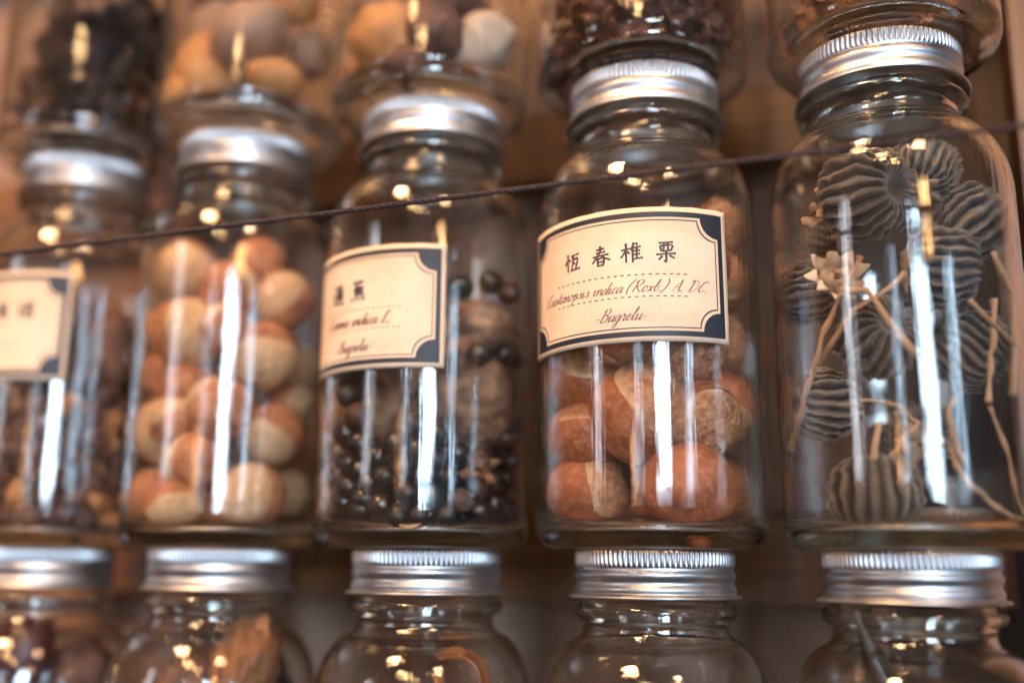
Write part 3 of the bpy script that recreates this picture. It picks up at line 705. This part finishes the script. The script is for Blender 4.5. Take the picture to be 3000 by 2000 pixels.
husks = [(at3(1385, 1150, .42, .02), .43), (at3(1045, 1195, .32, .02), .36), (at3(1420, 960, .28, .15), .26), (Vector((-.25, .05, 1.9)), .42), (Vector((0, .15, 1.1)), .5), (Vector((0, .1, .75)), .4)]
place('dry_husk', lump_mesh('dry_husk', (.5, .42, .66), .2, 2.0, 19, 48, 30, 'husk'), 'mid', 2, Vector((0, .12, .95)), 'brown husk in the dim core of the black seed jar', 'husk', rot=facing(.1))
tops = [(1349, 843, 'single black seed right of the blurry label, left of a close pair'), (1433, 830, 'upper black seed of the close pair near the top right glass'), (1488, 862, 'lower black seed of the close pair at the right glass')]
sd = list(husks)
for px, py, lab in tops:
    P = at3(px, py, .1, .1); sd.append((P, .118)); place('black_seed', seed_me[0], 'mid', 2, P, lab, 'seed', SG)
for px, py in ((1470, 1040), (1510, 1120), (1500, 1200), (1480, 1290), (1515, 1270), (1500, 1350), (1470, 1410), (1515, 1440), (1490, 1500), (1440, 1480), (1450, 1545), (1400, 1500), (1505, 1545),
               (1005, 1330), (1060, 1300), (1000, 1400), (1060, 1380), (1110, 1340), (1130, 1400), (1010, 1470), (1070, 1460), (1000, 1535), (1060, 1530), (1120, 1480), (1230, 1320), (1280, 1350), (1180, 1370), (1250, 1390), (1310, 1400), (1340, 1330)):
    P = at3(px, py, .12, .0); P.z = max(P.z, .32); sd.append((P, .118)); place('black_seed', seed_me[len(sd) % 3], 'mid', 2, P, region('mid', 2, P, 'glossy black seed in the blurry label jar'), 'seed', SG)
def ringfill(n_, rg):
    a = rg.uniform(-math.pi*.95, .35*math.pi, n_); fr = np.abs(a+R(67)) < R(58)
    z = np.where(fr, .28+.55*rg.rand(n_), .3+1.8*rg.rand(n_)); q = .83-.2*rg.rand(n_)
    return np.stack([q*np.cos(a), q*np.sin(a), z], -1)
for i, (P, r) in enumerate(relax(sd, 100, .116, .3, 2.3, seed=9, rj=.05, it=90, jit=ringfill)):
    br = i % 5 == 0
    place('brown_seed' if br else 'black_seed', (bseed_me if br else seed_me)[i % 2], 'mid', 2, P, region('mid', 2, P, 'brownish seed among the black ones') if br else region('mid', 2, P, 'glossy black seed in the blurry label jar'), 'seed', SG)
# star calyx and curl
def star(name, n_, r_in, r_out, w_, bend, thick, material, crumple=.06):
    vs, fs = [], []
    for k in range(n_):
        a = 2*math.pi*k/n_+.2*noise.noise(Vector((k, 0, 1))); L_ = r_out*(1+.5*noise.noise(Vector((k*2.3, 1.7, r_out*9))))
        b0 = len(vs); S_ = 9
        for s_ in range(S_+1):
            t = s_/S_; q = r_in+(L_-r_in)*t; wd = w_*(math.sin(math.pi*min(1, .12+t*.88))**.7)*(1-.25*t)
            z = bend*t*t+crumple*noise.noise(Vector((k*1.7, t*3.1, 4)))
            for sgn in (-1, 0, 1):
                for up_ in (0, 1):
                    zz = z+(thick if up_ else 0)+abs(sgn)*.3*wd*noise.noise(Vector((k*3.3, t*4, sgn*5)))*2+abs(sgn)*.15*wd
                    vs.append((q*math.cos(a)-sgn*wd*math.sin(a), q*math.sin(a)+sgn*wd*math.cos(a), zz))
        for s_ in range(S_):
            A = b0+s_*6; B = A+6
            for j in (0, 1):
                c0 = j*2; fs.append((A+c0+1, A+c0+3, B+c0+3, B+c0+1)); fs.append((A+c0, B+c0, B+c0+2, A+c0+2))
            fs.append((A, A+1, B+1, B)); fs.append((A+4, B+4, B+5, A+5))
        fs.append((b0+S_*6, b0+S_*6+1, b0+S_*6+3, b0+S_*6+2)); fs.append((b0+S_*6+2, b0+S_*6+3, b0+S_*6+5, b0+S_*6+4))
    me = mesh(name, vs, fs)
    bm = bmesh.new(); bm.from_mesh(me); bmesh.ops.recalc_face_normals(bm, faces=bm.faces); bm.to_mesh(me); bm.free()
    me.materials.append(MT[material]); me.polygons.foreach_set('use_smooth', [True]*len(me.polygons)); return me
def rot_to(axis, spin=0): return (Vector(axis).normalized().to_track_quat('Z', 'Y') @ Euler((0, 0, spin)).to_quaternion()).to_euler()
place('star_calyx', star('star_calyx', 6, .02, .20, .05, -.06, .015, 'bark', .08), 'mid', 2, at3(1395, 1375, .07), 'star shaped straw coloured calyx low in the black seed jar', 'calyx', rot=rot_to(vdir(.1, -.1, 1), .4))
v_, f_ = tube([(-.15, 0, .03), (-.08, 0, -.04), (.02, 0, -.05), (.1, 0, .0), (.17, 0, .07)], [.004, .012, .02, .018, .004], 8)
me = mesh('curled_peel', v_, f_); me.materials.append(MT['straw']); place('curled_peel', me, 'mid', 2, at3(1205, 1525, .04), 'thin curled straw peel at the foot of the black seed jar', 'peel', rot=facing())

# ---- middle row, jar five: ribbed pods
def pod_pt(t, p, nr, squash, seed, amp):
    """point on a pod: barrel of ridged carpels with a sunken furry end; returns (x, y, z), ridge value"""
    d0 = dirv(t, p)
    pw = p+.11*noise.noise(d0*1.7+Vector((seed, 0, 0)))*(1 if t > .5 else t*2)
    x = (pw/(2*math.pi)*nr) % nr; k = int(x) % nr; fr = x-int(x); rid = abs(math.cos(math.pi*fr))**1.6
    am = amp[k]*(1-fr)+amp[(k+1) % nr]*fr
    st_ = math.sin(t) if 0 < t < math.pi-1e-6 else 0
    env = st_**.5; wob = 1+.75*noise.noise(Vector((math.cos(p)*4, math.sin(p)*4, t*5+seed)))
    q = (.83+.18*rid*env*am*wob+.03*noise.noise(d0*2.2+Vector((seed, 5, 0))))
    rr = q*st_**.62
    z = squash*math.copysign(abs(math.cos(t))**.85, math.cos(t))*(1-.38*math.exp(-(rr/.30)**2))+.02*noise.noise(d0*5)
    z += .13*rid*am*math.exp(-((t-.72)/.30)**2)-.03*math.exp(-((t-.72)/.30)**2)
    return (math.cos(p)*rr, math.sin(p)*rr, z), rid*(.45+.55*env)
def pod_amp(seed, nr):
    rg = random.Random(seed); return [1+.22*rg.uniform(-1, 1) for _ in range(nr)]
def pod_mesh(seed, nr=20, squash=.84):
    nu = nr*10; amp = pod_amp(seed, nr); rv = []
    def f(t, p):
        P, rid = pod_pt(t, p, nr, squash, seed, amp); rv.append(rid); return P
    vs, fs = sphere_grid(f, nu, 44); me = mesh('seed_pod', vs, fs, scale=1)
    at = me.attributes.new('ridge', 'FLOAT', 'POINT'); at.data.foreach_set('value', rv)
    me.materials.append(MT['ribbed_pod']); me.polygons.foreach_set('use_smooth', [True]*len(me.polygons)); return me
PODS = [pod_mesh(3, 20, .84), pod_mesh(5, 23, .80), pod_mesh(8, 18, .88)]
# short hairs on the ridges make the outline furry
def pod_hair(seed, nr, squash):
    rg = random.Random(seed); vs, fs = [], []; amp = pod_amp(seed, nr)
    for i in range(5200):
        k = rg.randrange(nr); p = 2*math.pi*(k+rg.gauss(0, .13))/nr; t = math.acos(rg.uniform(-.95, .99)); d_ = dirv(t, p)
        b0, _ = pod_pt(t, p, nr, squash, seed, amp); b0 = Vector(b0)*.995
        nrm = (Vector((d_.x, d_.y, d_.z*1.2))+Vector((rg.gauss(0, .6), rg.gauss(0, .6), rg.gauss(0, .6)))).normalized()
        ln = rg.uniform(.02, .065); sd_ = nrm.cross(Vector((rg.gauss(0, 1), rg.gauss(0, 1), rg.gauss(0, 1)))).normalized()*.0035
        q = len(vs); vs += [tuple(b0+sd_), tuple(b0-sd_), tuple(b0+nrm*ln)]; fs.append((q, q+1, q+2))
    me = mesh('ridge_hair', vs, fs, scale=1); me.materials.append(MT['pod_hair']); return me
HAIR = [pod_hair(3, 20, .84), pod_hair(5, 23, .80), pod_hair(8, 18, .88)]
calyx_me = star('calyx', 6, .05, .55, .19, .10, .018, 'calyx_skin', .15)
PG = 'ribbed grey seed pods'
def at5(px, py, r=.1, bk=0): return inside('mid', 4, px, py, r, bk)
base5 = Vector((MID[4][0], MID[4][1], 0))
def pod(px, py, pr, bk, axis, label, stem=None, stem_r=.018, calyx=True, cs=1.0, var=0, spin=0):
    """axis = direction of the open furry end; calyx and stalk sit at the other end; stem = list of (px, py, back)"""
    r = px_r(pr, 8.45); P = at5(px, py, r*.9, bk); P.z = max(P.z, .155+r*.80)
    t = empty('seed_pod', base5+P); tag(t, label, 'seed pod', PG)
    q = Vector(axis).normalized().to_track_quat('Z', 'Y') @ Euler((0, 0, spin)).to_quaternion()
    for nm, me in (('pod_body', PODS[var % 3]), ('ridge_hair', HAIR[var % 3])):
        b_ = bpy.data.objects.new(nm, me); COL.objects.link(b_); b_.parent = t; b_.rotation_mode = 'QUATERNION'; b_.rotation_quaternion = q; b_.scale = (r*S,)*3
    if calyx:
        c = bpy.data.objects.new('calyx', calyx_me); COL.objects.link(c); c.parent = t
        ax = -Vector(axis).normalized(); c.location = ax*r*.84*S
        c.rotation_mode = 'QUATERNION'; c.rotation_quaternion = (-ax).to_track_quat('Z', 'Y') @ Euler((0, 0, spin)).to_quaternion(); c.scale = (r*cs*1.25,)*3
    if stem:
        pts = [at5(a, b_, .03, c_)-P for a, b_, c_ in stem]
        n_ = len(pts); rad = [stem_r*(1.25 if i in (0, n_-1) else 1)*(1+.15*math.sin(i*2.2)) for i in range(n_)]
        # keep the kinks of a dry stalk: double the inner points
        PP, RR = [], []
        for i, p in enumerate(pts):
            if 0 < i < n_-1:
                a = p.lerp(pts[i-1], .05); b2 = p.lerp(pts[i+1], .05); PP += [a, p, b2]; RR += [rad[i], rad[i]*1.35, rad[i]]
            else: PP.append(p); RR.append(rad[i])
        v_, f_ = tube(PP, RR, 10, 3); link('stalk', mesh('stalk', v_, f_), 'straw', t)
    return t
pod(2535, 574, 138, .02, vdir(.60, -.04, .80), 'topmost ribbed seed pod with ridges running sideways and furry centre facing right', var=0, spin=.3, cs=.8, stem=[(2425, 610, .25), (2400, 560, .2), (2415, 545, .15)], stem_r=.02)
pod(2700, 500, 108, .45, vdir(.35, .75, -.2), 'dark ribbed pod behind the topmost one, near the jar shoulder', var=1)
pod(2878, 660, 118, .12, vdir(.62, .55, .2), 'dark ribbed pod at the upper right glass', var=2, stem=[(2900, 740, .1), (2925, 800, .05), (2957, 865, .0), (2963, 1013, 0), (2956, 1160, 0)], stem_r=.02)
pod(2752, 790, 120, .12, vdir(.93, -.1, .25), 'ribbed pod with sideways ridges above the bright window streak', var=0, stem=[(2650, 800, .1), (2620, 835, .05), (2570, 868, 0), (2500, 912, 0), (2404, 1064, .05)], stem_r=.016)
pod(2358, 862, 104, .05, vdir(-.75, -.1, -.3), 'ribbed pod at the left glass with a pale flower like calyx', var=1, stem=[(2462, 852, -.0), (2540, 852, 0), (2552, 862, 0), (2610, 950, 0), (2685, 1042, .05)], stem_r=.024, calyx=False)
pod(2572, 995, 116, .16, vdir(.12, .30, .85), 'paler ribbed pod with ridges fanning out, at the middle of the jar', var=2, spin=1)
pod(2850, 1030, 120, .22, vdir(.5, -.65, .35), 'ribbed pod with slanting ridges right of the window streak', var=1, stem=[(2835, 882, 0), (2895, 945, 0), (2965, 1013, 0)], stem_r=.016)
pod(2412, 1185, 108, .02, vdir(.96, -.03, -.12), 'ribbed pod low at the left glass with wavy level ridges', var=0, spin=.4, calyx=False)
pod(2566, 1462, 124, .02, vdir(.03, -1, .05), 'pumpkin shaped ribbed pod standing on the jar floor with calyx on top', var=2, cs=.72, stem=[(2560, 1352, .1), (2568, 1290, .1), (2578, 1238, .1)], stem_r=.022)
pod(2700, 1280, 105, 1.0, vdir(.3, .3, -.7), 'dim ribbed pod at the back of the jar, behind the window streak', var=1)
pod(2440, 700, 84, 1.0, vdir(-.3, .3, -.7), 'dim ribbed pod at the back left, below the topmost pod', var=0)
# loose stalks (each lies free)
def stalk(pts, r_, label, knob=1.4):
    P = [at5(a, b_, .03, c_) for a, b_, c_ in pts]; o_ = P[0]
    Q, rr = [], []
    for i, p in enumerate(P):
        Q.append(p); rr.append(r_*(knob if i == 0 else 1.2 if i == len(P)-1 else rnd.uniform(.95, 1.3)))
        if i < len(P)-1:
            for f_ in (.33, .66):
                Q.append(p.lerp(P[i+1], f_)+Vector((rnd.uniform(-1, 1), rnd.uniform(-1, 1), rnd.uniform(-1, 1)))*.010); rr.append(r_*rnd.uniform(.7, .95))
    P = Q
    v_, f_ = tube([p-o_ for p in P], rr, 10, 5); me = mesh('dry_stalk', v_, f_)
    o = link('dry_stalk', me, 'straw', None, base5+o_); tag(o, label, 'stalk', 'loose dry stalks among the pods')
stalk([(2521, 753, 0), (2500, 800, 0), (2466, 860, 0), (2425, 960, 0), (2400, 1050, 0), (2375, 1130, 0), (2350, 1230, 0), (2322, 1316, 0)], .021, 'long straw stalk slanting from the flower like calyx down to the left glass')
stalk([(2904, 880, .1), (2903, 985, .05), (2896, 1080, .05), (2889, 1180, .05)], .021, 'upright thick stalk right of the window streak')
stalk([(2777, 1308, .1), (2800, 1365, .05), (2843, 1425, .05), (2920, 1490, .1), (2990, 1535, .1)], .021, 'long stalk sweeping down to the lower right corner of the jar', 1)
stalk([(2792, 1160, .1), (2776, 1215, .1), (2790, 1280, .1), (2822, 1350, .1)], .019, 'short bent stalk just right of the window streak, low down')
stalk([(2602, 1178, .2), (2640, 1195, .2), (2692, 1240, .2), (2640, 1290, .2), (2605, 1345, .2)], .014, 'thin kinked stalk above the pod on the jar floor', 1)
stalk([(2520, 1175, .4), (2580, 1178, .4), (2602, 1185, .4)], .013, 'thin level stalk left of the kinked stalk', 1)
stalk([(2893, 1190, .1), (2935, 1300, .1), (2965, 1420, .1), (2998, 1510, .1)], .014, 'thin curved stalk along the lower right glass', 1)
# pale flower-like calyx in front
me = star('dry_flower', 9, .02, .24, .072, .07, .008, 'calyx_skin', .10)
place('dry_flower', me, 'mid', 4, at5(2452, 818, .06, .02), 'pale papery flower at the left side of the pod jar', 'dry flower', rot=rot_to(vdir(-.1, .25, 1), .3))
me = star('dry_flower', 4, .02, .14, .05, .06, .008, 'calyx_skin', .10)
place('dry_flower', me, 'mid', 4, at5(2400, 640, .06, .05), 'small curled papery bract left of the topmost pod', 'dry flower', rot=rot_to(vdir(-.8, .25, .4), .3))

# ---- middle row, jar one: dark fragments with a few orange bits
DG = 'dark fragments in the left labelled jar'
frag = [lump_mesh('dried_fragment', (.15, .11, .12), .5, 1.6, s_, 24, 16, 'dark_fruit') for s_ in range(4)]
fragb = [lump_mesh('dried_fragment', (.15, .12, .10), .4, 1.6, s_+7, 24, 16, 'orange_fruit') for s_ in range(2)]
place('dried_fruit', lump_mesh('dried_fruit', (.70, .66, .75), .2, 1.8, 31, 40, 26, 'dark_fruit'), 'mid', 0, Vector((0, .1, 1.0)), 'dark dried fruit in the core of the left labelled jar', 'dried fruit')
place('dried_fruit', lump_mesh('dried_fruit', (.68, .64, .70), .2, 1.8, 33, 40, 26, 'dark_fruit'), 'mid', 0, Vector((.05, .1, 2.1)), 'dark dried fruit behind the left paper label', 'dried fruit')
def ring1(n_, rg):
    a = rg.uniform(-math.pi*.8, .25*math.pi, n_); return np.stack([.75*np.cos(a), .75*np.sin(a), .35+2.2*rg.rand(n_)], -1)
for i, (P, r) in enumerate(relax([(Vector((0, .1, .95)), .60), (Vector((.05, .1, 1.95)), .60)], 88, .14, .3, 2.6, seed=19, it=120, jit=ring1)):
    ob = i % 9 == 4
    place('dried_fragment', (fragb if ob else frag)[i % 2 if ob else i % 4], 'mid', 0, P, region('mid', 0, P, 'orange bit among the dark fragments of the left jar') if ob else region('mid', 0, P, 'dark brown dried fragment in the left labelled jar'), 'fragment', DG)

# ---- upper row
def upp(k, px, py, r, bk=0):
    P = inside('up', k, px, py, r, bk); P.z = max(P.z, .155+r*.75); return P
for (px, py, dims, mt_, lab, rot, bk) in (
    (565, 195, (.42, .36, .48), 'orange_fruit', 'large orange cone shaped dried fruit in the second top jar', facing(.25), 0),
    (735, 105, (.44, .38, .36), 'mauve_fruit', 'large greyish brown egg shaped fruit in the second top jar', facing(-.5), .1),
    (800, 235, (.30, .26, .21), 'orange_fruit', 'flattened orange fruit at the bottom right of the second top jar', facing(.1), 0),
    (912, 165, (.25, .24, .29), 'mauve_fruit', 'brown fruit at the right glass of the second top jar', facing(0), .1),
    (870, 12, (.26, .26, .26), 'orange_fruit', 'pale orange fruit at the top edge of the photo, second top jar', facing(0), .1),
    (462, 275, (.22, .22, .22), 'orange_fruit', 'small orange fruit at the bottom left of the second top jar', facing(0), 0),
    (620, 30, (.36, .3, .4), 'red_fruit', 'dark red fruit behind the others in the second top jar', facing(0), .8),
    (470, 120, (.3, .26, .4), 'mauve_fruit', 'dim brown fruit at the left of the second top jar', facing(0), .9)):
    place('dried_fruit', lump_mesh('dried_fruit', dims, .10, 1.2, px*.01, 40, 26, mt_, pinch=.35 if px == 565 else 0), 'up', 1, upp(1, px, py, max(dims)*.95, bk), lab, 'dried fruit', 'dried fruits in the top jars', rot=rot)
for (px, py, dims, mt_, lab, bk) in (
    (1413, 132, (.30, .30, .33), 'pale_fruit', 'big pale round fruit at the right glass of the third top jar', 0),
    (1130, 120, (.36, .3, .36), 'orange_fruit', 'orange brown lump at the left of the third top jar', .1),
    (1270, 110, (.34, .3, .36), 'dark_fruit', 'dark brown lump in the middle of the third top jar', .2),
    (1050, 200, (.2, .2, .2), 'orange_fruit', 'small orange lump at the bottom left of the third top jar', .1),
    (1190, 215, (.22, .2, .17), 'dark_fruit', 'flat brown lump at the front bottom of the third top jar', 0),
    (1340, 10, (.32, .3, .3), 'dark_fruit', 'dark lump behind the pale fruit at the top edge', .5),
    (1050, 40, (.3, .3, .3), 'mauve_fruit', 'brown lump at the upper left of the third top jar', .3)):
    place('dried_fruit', lump_mesh('dried_fruit', dims, .16, 1.5, px*.013, 40, 26, mt_), 'up', 2, upp(2, px, py, max(dims)*.95, bk), lab, 'dried fruit', 'dried fruits in the top jars')
# curled pieces (bent shells with thickness)
def curl_mesh(name, rad, length, wid, turn, seed, material, thick=.018):
    vs, fs = [], []; nu, nv = 16, 8; rg = random.Random(seed)
    for s_ in (0, 1):
        for i in range(nu+1):
            for j in range(nv+1):
                t = i/nu; a = (t-.5)*turn; u = (j/nv-.5); wd = wid*(.35+.65*math.sin(math.pi*min(max(t, .06), .94)))
                q = rad*(1+.12*noise.noise(Vector((t*3, u*2, seed))))-s_*thick-abs(u)*rad*.25
                vs.append((q*math.sin(a), u*wd*(1+.2*noise.noise(Vector((t*4, seed, 0))))+t*length*.3, q*math.cos(a)-rad*.5))
    o_ = (nu+1)*(nv+1)
    for i in range(nu):
        for j in range(nv):
            k = i*(nv+1)+j; fs.append((k, k+nv+1, k+nv+2, k+1)); q = k+o_; fs.append((q, q+1, q+nv+2, q+nv+1))
    for i in range(nu):
        for j in (0, nv):
            k = i*(nv+1)+j; fs.append((k, k+o_, k+nv+1+o_, k+nv+1) if j else (k, k+nv+1, k+nv+1+o_, k+o_))
    for j in range(nv):
        k = j; fs.append((k, k+1, k+1+o_, k+o_)); k = nu*(nv+1)+j; fs.append((k, k+o_, k+1+o_, k+1))
    me = mesh(name, vs, fs); me.materials.append(MT[material]); me.polygons.foreach_set('use_smooth', [True]*len(me.polygons)); return me
noisy('star_pod', [(.35, (.03, .012, .010)), (.55, (.11, .035, .022)), (.75, (.34, .13, .06))], scale=3, rough=.55, bs=.6, bd=.02, bscale=8)
CU = [curl_mesh('curled_pod', .13, .1, .17, 3.6, s_, 'star_pod') for s_ in range(4)]
for i, (P, r) in enumerate(relax([(Vector((0, .1, .7)), .45), (Vector((0, .1, 1.6)), .45)], 96, .125, .3, 1.9, seed=23, it=110, jit=lambda n_, rg: np.stack([.8*np.cos(rg.uniform(-math.pi, .1, n_)), -np.abs(.8*np.sin(rg.uniform(0, 3.1, n_))), .3+1.5*rg.rand(n_)], -1))):
    place('curled_pod', CU[i % 4], 'up', 3, P, region('up', 3, P, 'reddish curled piece in the top jar above the chestnuts'), 'pod piece', 'curled pod pieces in the top jar')
place('dried_fruit', lump_mesh('dried_fruit', (.72, .68, .95), .15, 1.8, 41, 40, 26, 'dark_fruit'), 'up', 3, Vector((0, .12, 1.1)), 'dark dried mass in the core of the curled piece jar', 'dried fruit')
# upper left jar: dark strips, upper right jar: bark shreds
ST = [curl_mesh('dried_strip', .24, .3, .14, 2.0, s_+20, 'dark_twig', .04) for s_ in range(4)]
place('dried_fruit', lump_mesh('dried_fruit', (.66, .62, 1.25), .3, 2.4, 43, 56, 40, 'dark_twig'), 'up', 0, Vector((0, .03, 1.45)), 'dark dried mass in the core of the top left jar', 'dried fruit')
for i, (P, r) in enumerate(relax([(Vector((0, .05, .9)), .56), (Vector((0, .05, 1.7)), .56)], 96, .15, .3, 2.2, seed=29, it=110)):
    place('dried_strip', ST[i % 4], 'up', 0, P, region('up', 0, P, 'dark curled strip in the leftmost top jar'), 'strip', 'dried strips in the leftmost top jar')
BK = [curl_mesh('bark_shred', .2, .4, .10, 2.0, s_+40, 'bark', .02) for s_ in range(4)]
place('bark_block', lump_mesh('bark_block', (.62, .55, .8), .2, 2.2, 47, 40, 26, 'bark'), 'up', 4, Vector((0, .1, 1.1)), 'brown bark block in the core of the top right jar', 'bark')
for i, (P, r) in enumerate(relax([(Vector((0, .1, 1.0)), .5)], 60, .15, .3, 2.0, seed=31, it=110)):
    place('bark_shred', BK[i % 4], 'up', 4, P, region('up', 4, P, 'shred of brown bark in the rightmost top jar'), 'bark shred', 'bark shreds in the rightmost top jar')

# ---- lower row
def lowp(k, px, py, r, bk=0): return inside('low', k, px, py, r, bk, ri=.80)
place('dried_fruit', lump_mesh('dried_fruit', (.34, .3, .42), .1, 1.4, 51, 40, 26, 'red_fruit'), 'low', 0, lowp(0, 60, 1925, .34, .1), 'dark red smooth fruit in the bottom left jar', 'dried fruit', rot=facing(.2))
place('dried_fruit', lump_mesh('dried_fruit', (.40, .34, .5), .18, 1.5, 53, 40, 26, 'dark_fruit'), 'low', 0, lowp(0, 220, 2010, .34, .1), 'dark brown fruit beside the red one in the bottom left jar', 'dried fruit', rot=facing(.2))
place('bark_chunk', lump_mesh('bark_chunk', (.28, .22, .46), .3, 1.9, 55, 48, 30, 'bark'), 'low', 1, lowp(1, 712, 1945, .3, .0), 'orange brown knobbly chunk in the second bottom jar', 'chunk', rot=facing(.35))
place('bark_chunk', lump_mesh('bark_chunk', (.34, .3, .5), .28, 1.7, 57, 48, 30, 'black_pod'), 'low', 1, lowp(1, 860, 2040, .3, .1), 'black chunk right of the orange one in the second bottom jar', 'chunk', rot=facing(-.3))
place('bark_chunk', lump_mesh('bark_chunk', (.34, .3, .5), .28, 1.7, 58, 48, 30, 'dark_fruit'), 'low', 1, lowp(1, 520, 2080, .3, .1), 'dark chunk left of the orange one in the second bottom jar', 'chunk', rot=facing(.3))
me = curl_mesh('curved_pod', .30, .1, .34, 3.0, 61, 'curved_pod', .03)
place('curved_pod', me, 'low', 2, lowp(2, 1375, 1960, .3, .0), 'curved orange brown pod behind glass, second bottom jar from the chestnut column', 'pod', rot=Euler((.2, .9, -YAW)))
place('curved_pod', curl_mesh('curved_pod', .30, .1, .34, 3.0, 64, 'curved_pod', .03), 'low', 2, lowp(2, 1250, 2060, .3, .2), 'second curved pod lower down, cut off by the photo', 'pod', rot=Euler((.2, 2.2, -YAW)))
place('leaf_ball', lump_mesh('leaf_ball', (.62, .55, .5), .12, 1.4, 63, 48, 30, 'husk'), 'low', 3, Vector((0, 0, 2.35)), 'dim brown dome under the glass of the nearly empty jar', 'leaf ball', rot=facing())
place('leaf_ball', lump_mesh('leaf_ball', (.6, .5, .5), .2, 1.4, 65, 48, 30, 'black_pod'), 'low', 2, Vector((-.1, .1, 2.2)), 'dark dome below the curved pods', 'leaf ball', rot=facing())
place('black_pod', lump_mesh('black_pod', (.17, .12, .55), .12, 1.4, 67, 40, 30, 'black_pod', pinch=.8), 'low', 4, lowp(4, 2590, 1990, .2, .0), 'black pointed pod in the bottom right jar', 'pod', rot=facing(-.35))
place('black_pod', lump_mesh('black_pod', (.22, .2, .6), .12, 1.4, 69, 40, 30, 'black_pod', pinch=.5), 'low', 4, lowp(4, 2480, 2080, .2, .2), 'black pod left of the pointed one, cut off by the photo', 'pod', rot=facing(.3))

# ------------------------------------------------------------------ crumbs on the jar floors
def crumbs(name, k, n_, material, label, size=.02):
    rg = random.Random(k*5+1); vs, fs = [], []
    for i in range(n_):
        a = rg.uniform(0, 6.283); d_ = .82*math.sqrt(rg.random()); c_ = Vector((d_*math.cos(a), d_*math.sin(a), .160+size*.5+.10*max(0, d_-.76)))
        q = len(vs); m_ = Euler((rg.uniform(0, 6), rg.uniform(0, 6), rg.uniform(0, 6))).to_matrix(); e = [rg.uniform(.3, 1.3)*size for _ in range(3)]
        for v in ((1, 0, 0), (-1, 0, 0), (0, 1, 0), (0, -1, 0), (0, 0, 1), (0, 0, -1)):
            vs.append(tuple(c_+m_ @ Vector((v[0]*e[0], v[1]*e[1], v[2]*e[2]*.5))))
        for f in ((0, 2, 4), (2, 1, 4), (1, 3, 4), (3, 0, 4), (2, 0, 5), (1, 2, 5), (3, 1, 5), (0, 3, 5)): fs.append(tuple(q+j for j in f))
    x, y = MID[k]; o = link(name, mesh(name, vs, fs), material, None, (x, y, 0), smooth=False); tag(o, label, 'crumbs'); o['kind'] = 'stuff'
crumbs('nut_crumbs', 3, 160, 'bark', 'fine brown crumbs on the floor of the chestnut jar')
crumbs('pod_crumbs', 4, 260, 'bark', 'fine brown crumbs on the floor of the ribbed pod jar')
crumbs('nut_crumbs', 1, 160, 'bark', 'fine crumbs on the floor of the orange nut jar', .025)

# ------------------------------------------------------------------ cord stretched in front of the jars
A = Vector((.74, -1.82, 2.665)); B = Vector((9.49, -1.82, 2.832)); dv = (B-A); A2 = A-dv*.35; B2 = B+dv*.3
vs, fs = [], []
NS = 520; u = dv.normalized(); a1 = u.cross(Vector((0, 0, 1))).normalized(); a2 = u.cross(a1)
for s_ in range(3):
    pts, rr = [], []
    for i in range(NS+1):
        t = i/NS; ph = t*150*2*math.pi/2+s_*2*math.pi/3
        P = A2.lerp(B2, t)+(a1*math.cos(ph)+a2*math.sin(ph))*.0105*(1+.2*noise.noise(Vector((t*90, s_, 0))))
        pts.append(P-A2); rr.append(.0135*(1+.2*noise.noise(Vector((t*160, s_*3, 2)))))
    tube(pts, rr, 6, 1, vs, fs)
for i in range(1500):   # loose fibres
    t = rnd.random(); b0 = A2.lerp(B2, t)-A2; an = rnd.uniform(0, 6.28); dr = (a1*math.cos(an)+a2*math.sin(an)); sl = u*rnd.uniform(-1, 1)
    ln = rnd.uniform(.01, .035) if rnd.random() < .95 else rnd.uniform(.04, .08)
    p0 = b0+dr*.014; p1 = p0+(dr+sl).normalized()*ln; w_ = u.cross(dr)*.0012
    q = len(vs); vs += [tuple(p0+w_), tuple(p0-w_), tuple(p1)]; fs.append((q, q+1, q+2))
o = link('cord', mesh('cord', vs, fs), 'cord_fibre', None, A2)
tag(o, 'thin dark twisted cord stretched level in front of the middle jars', 'cord')
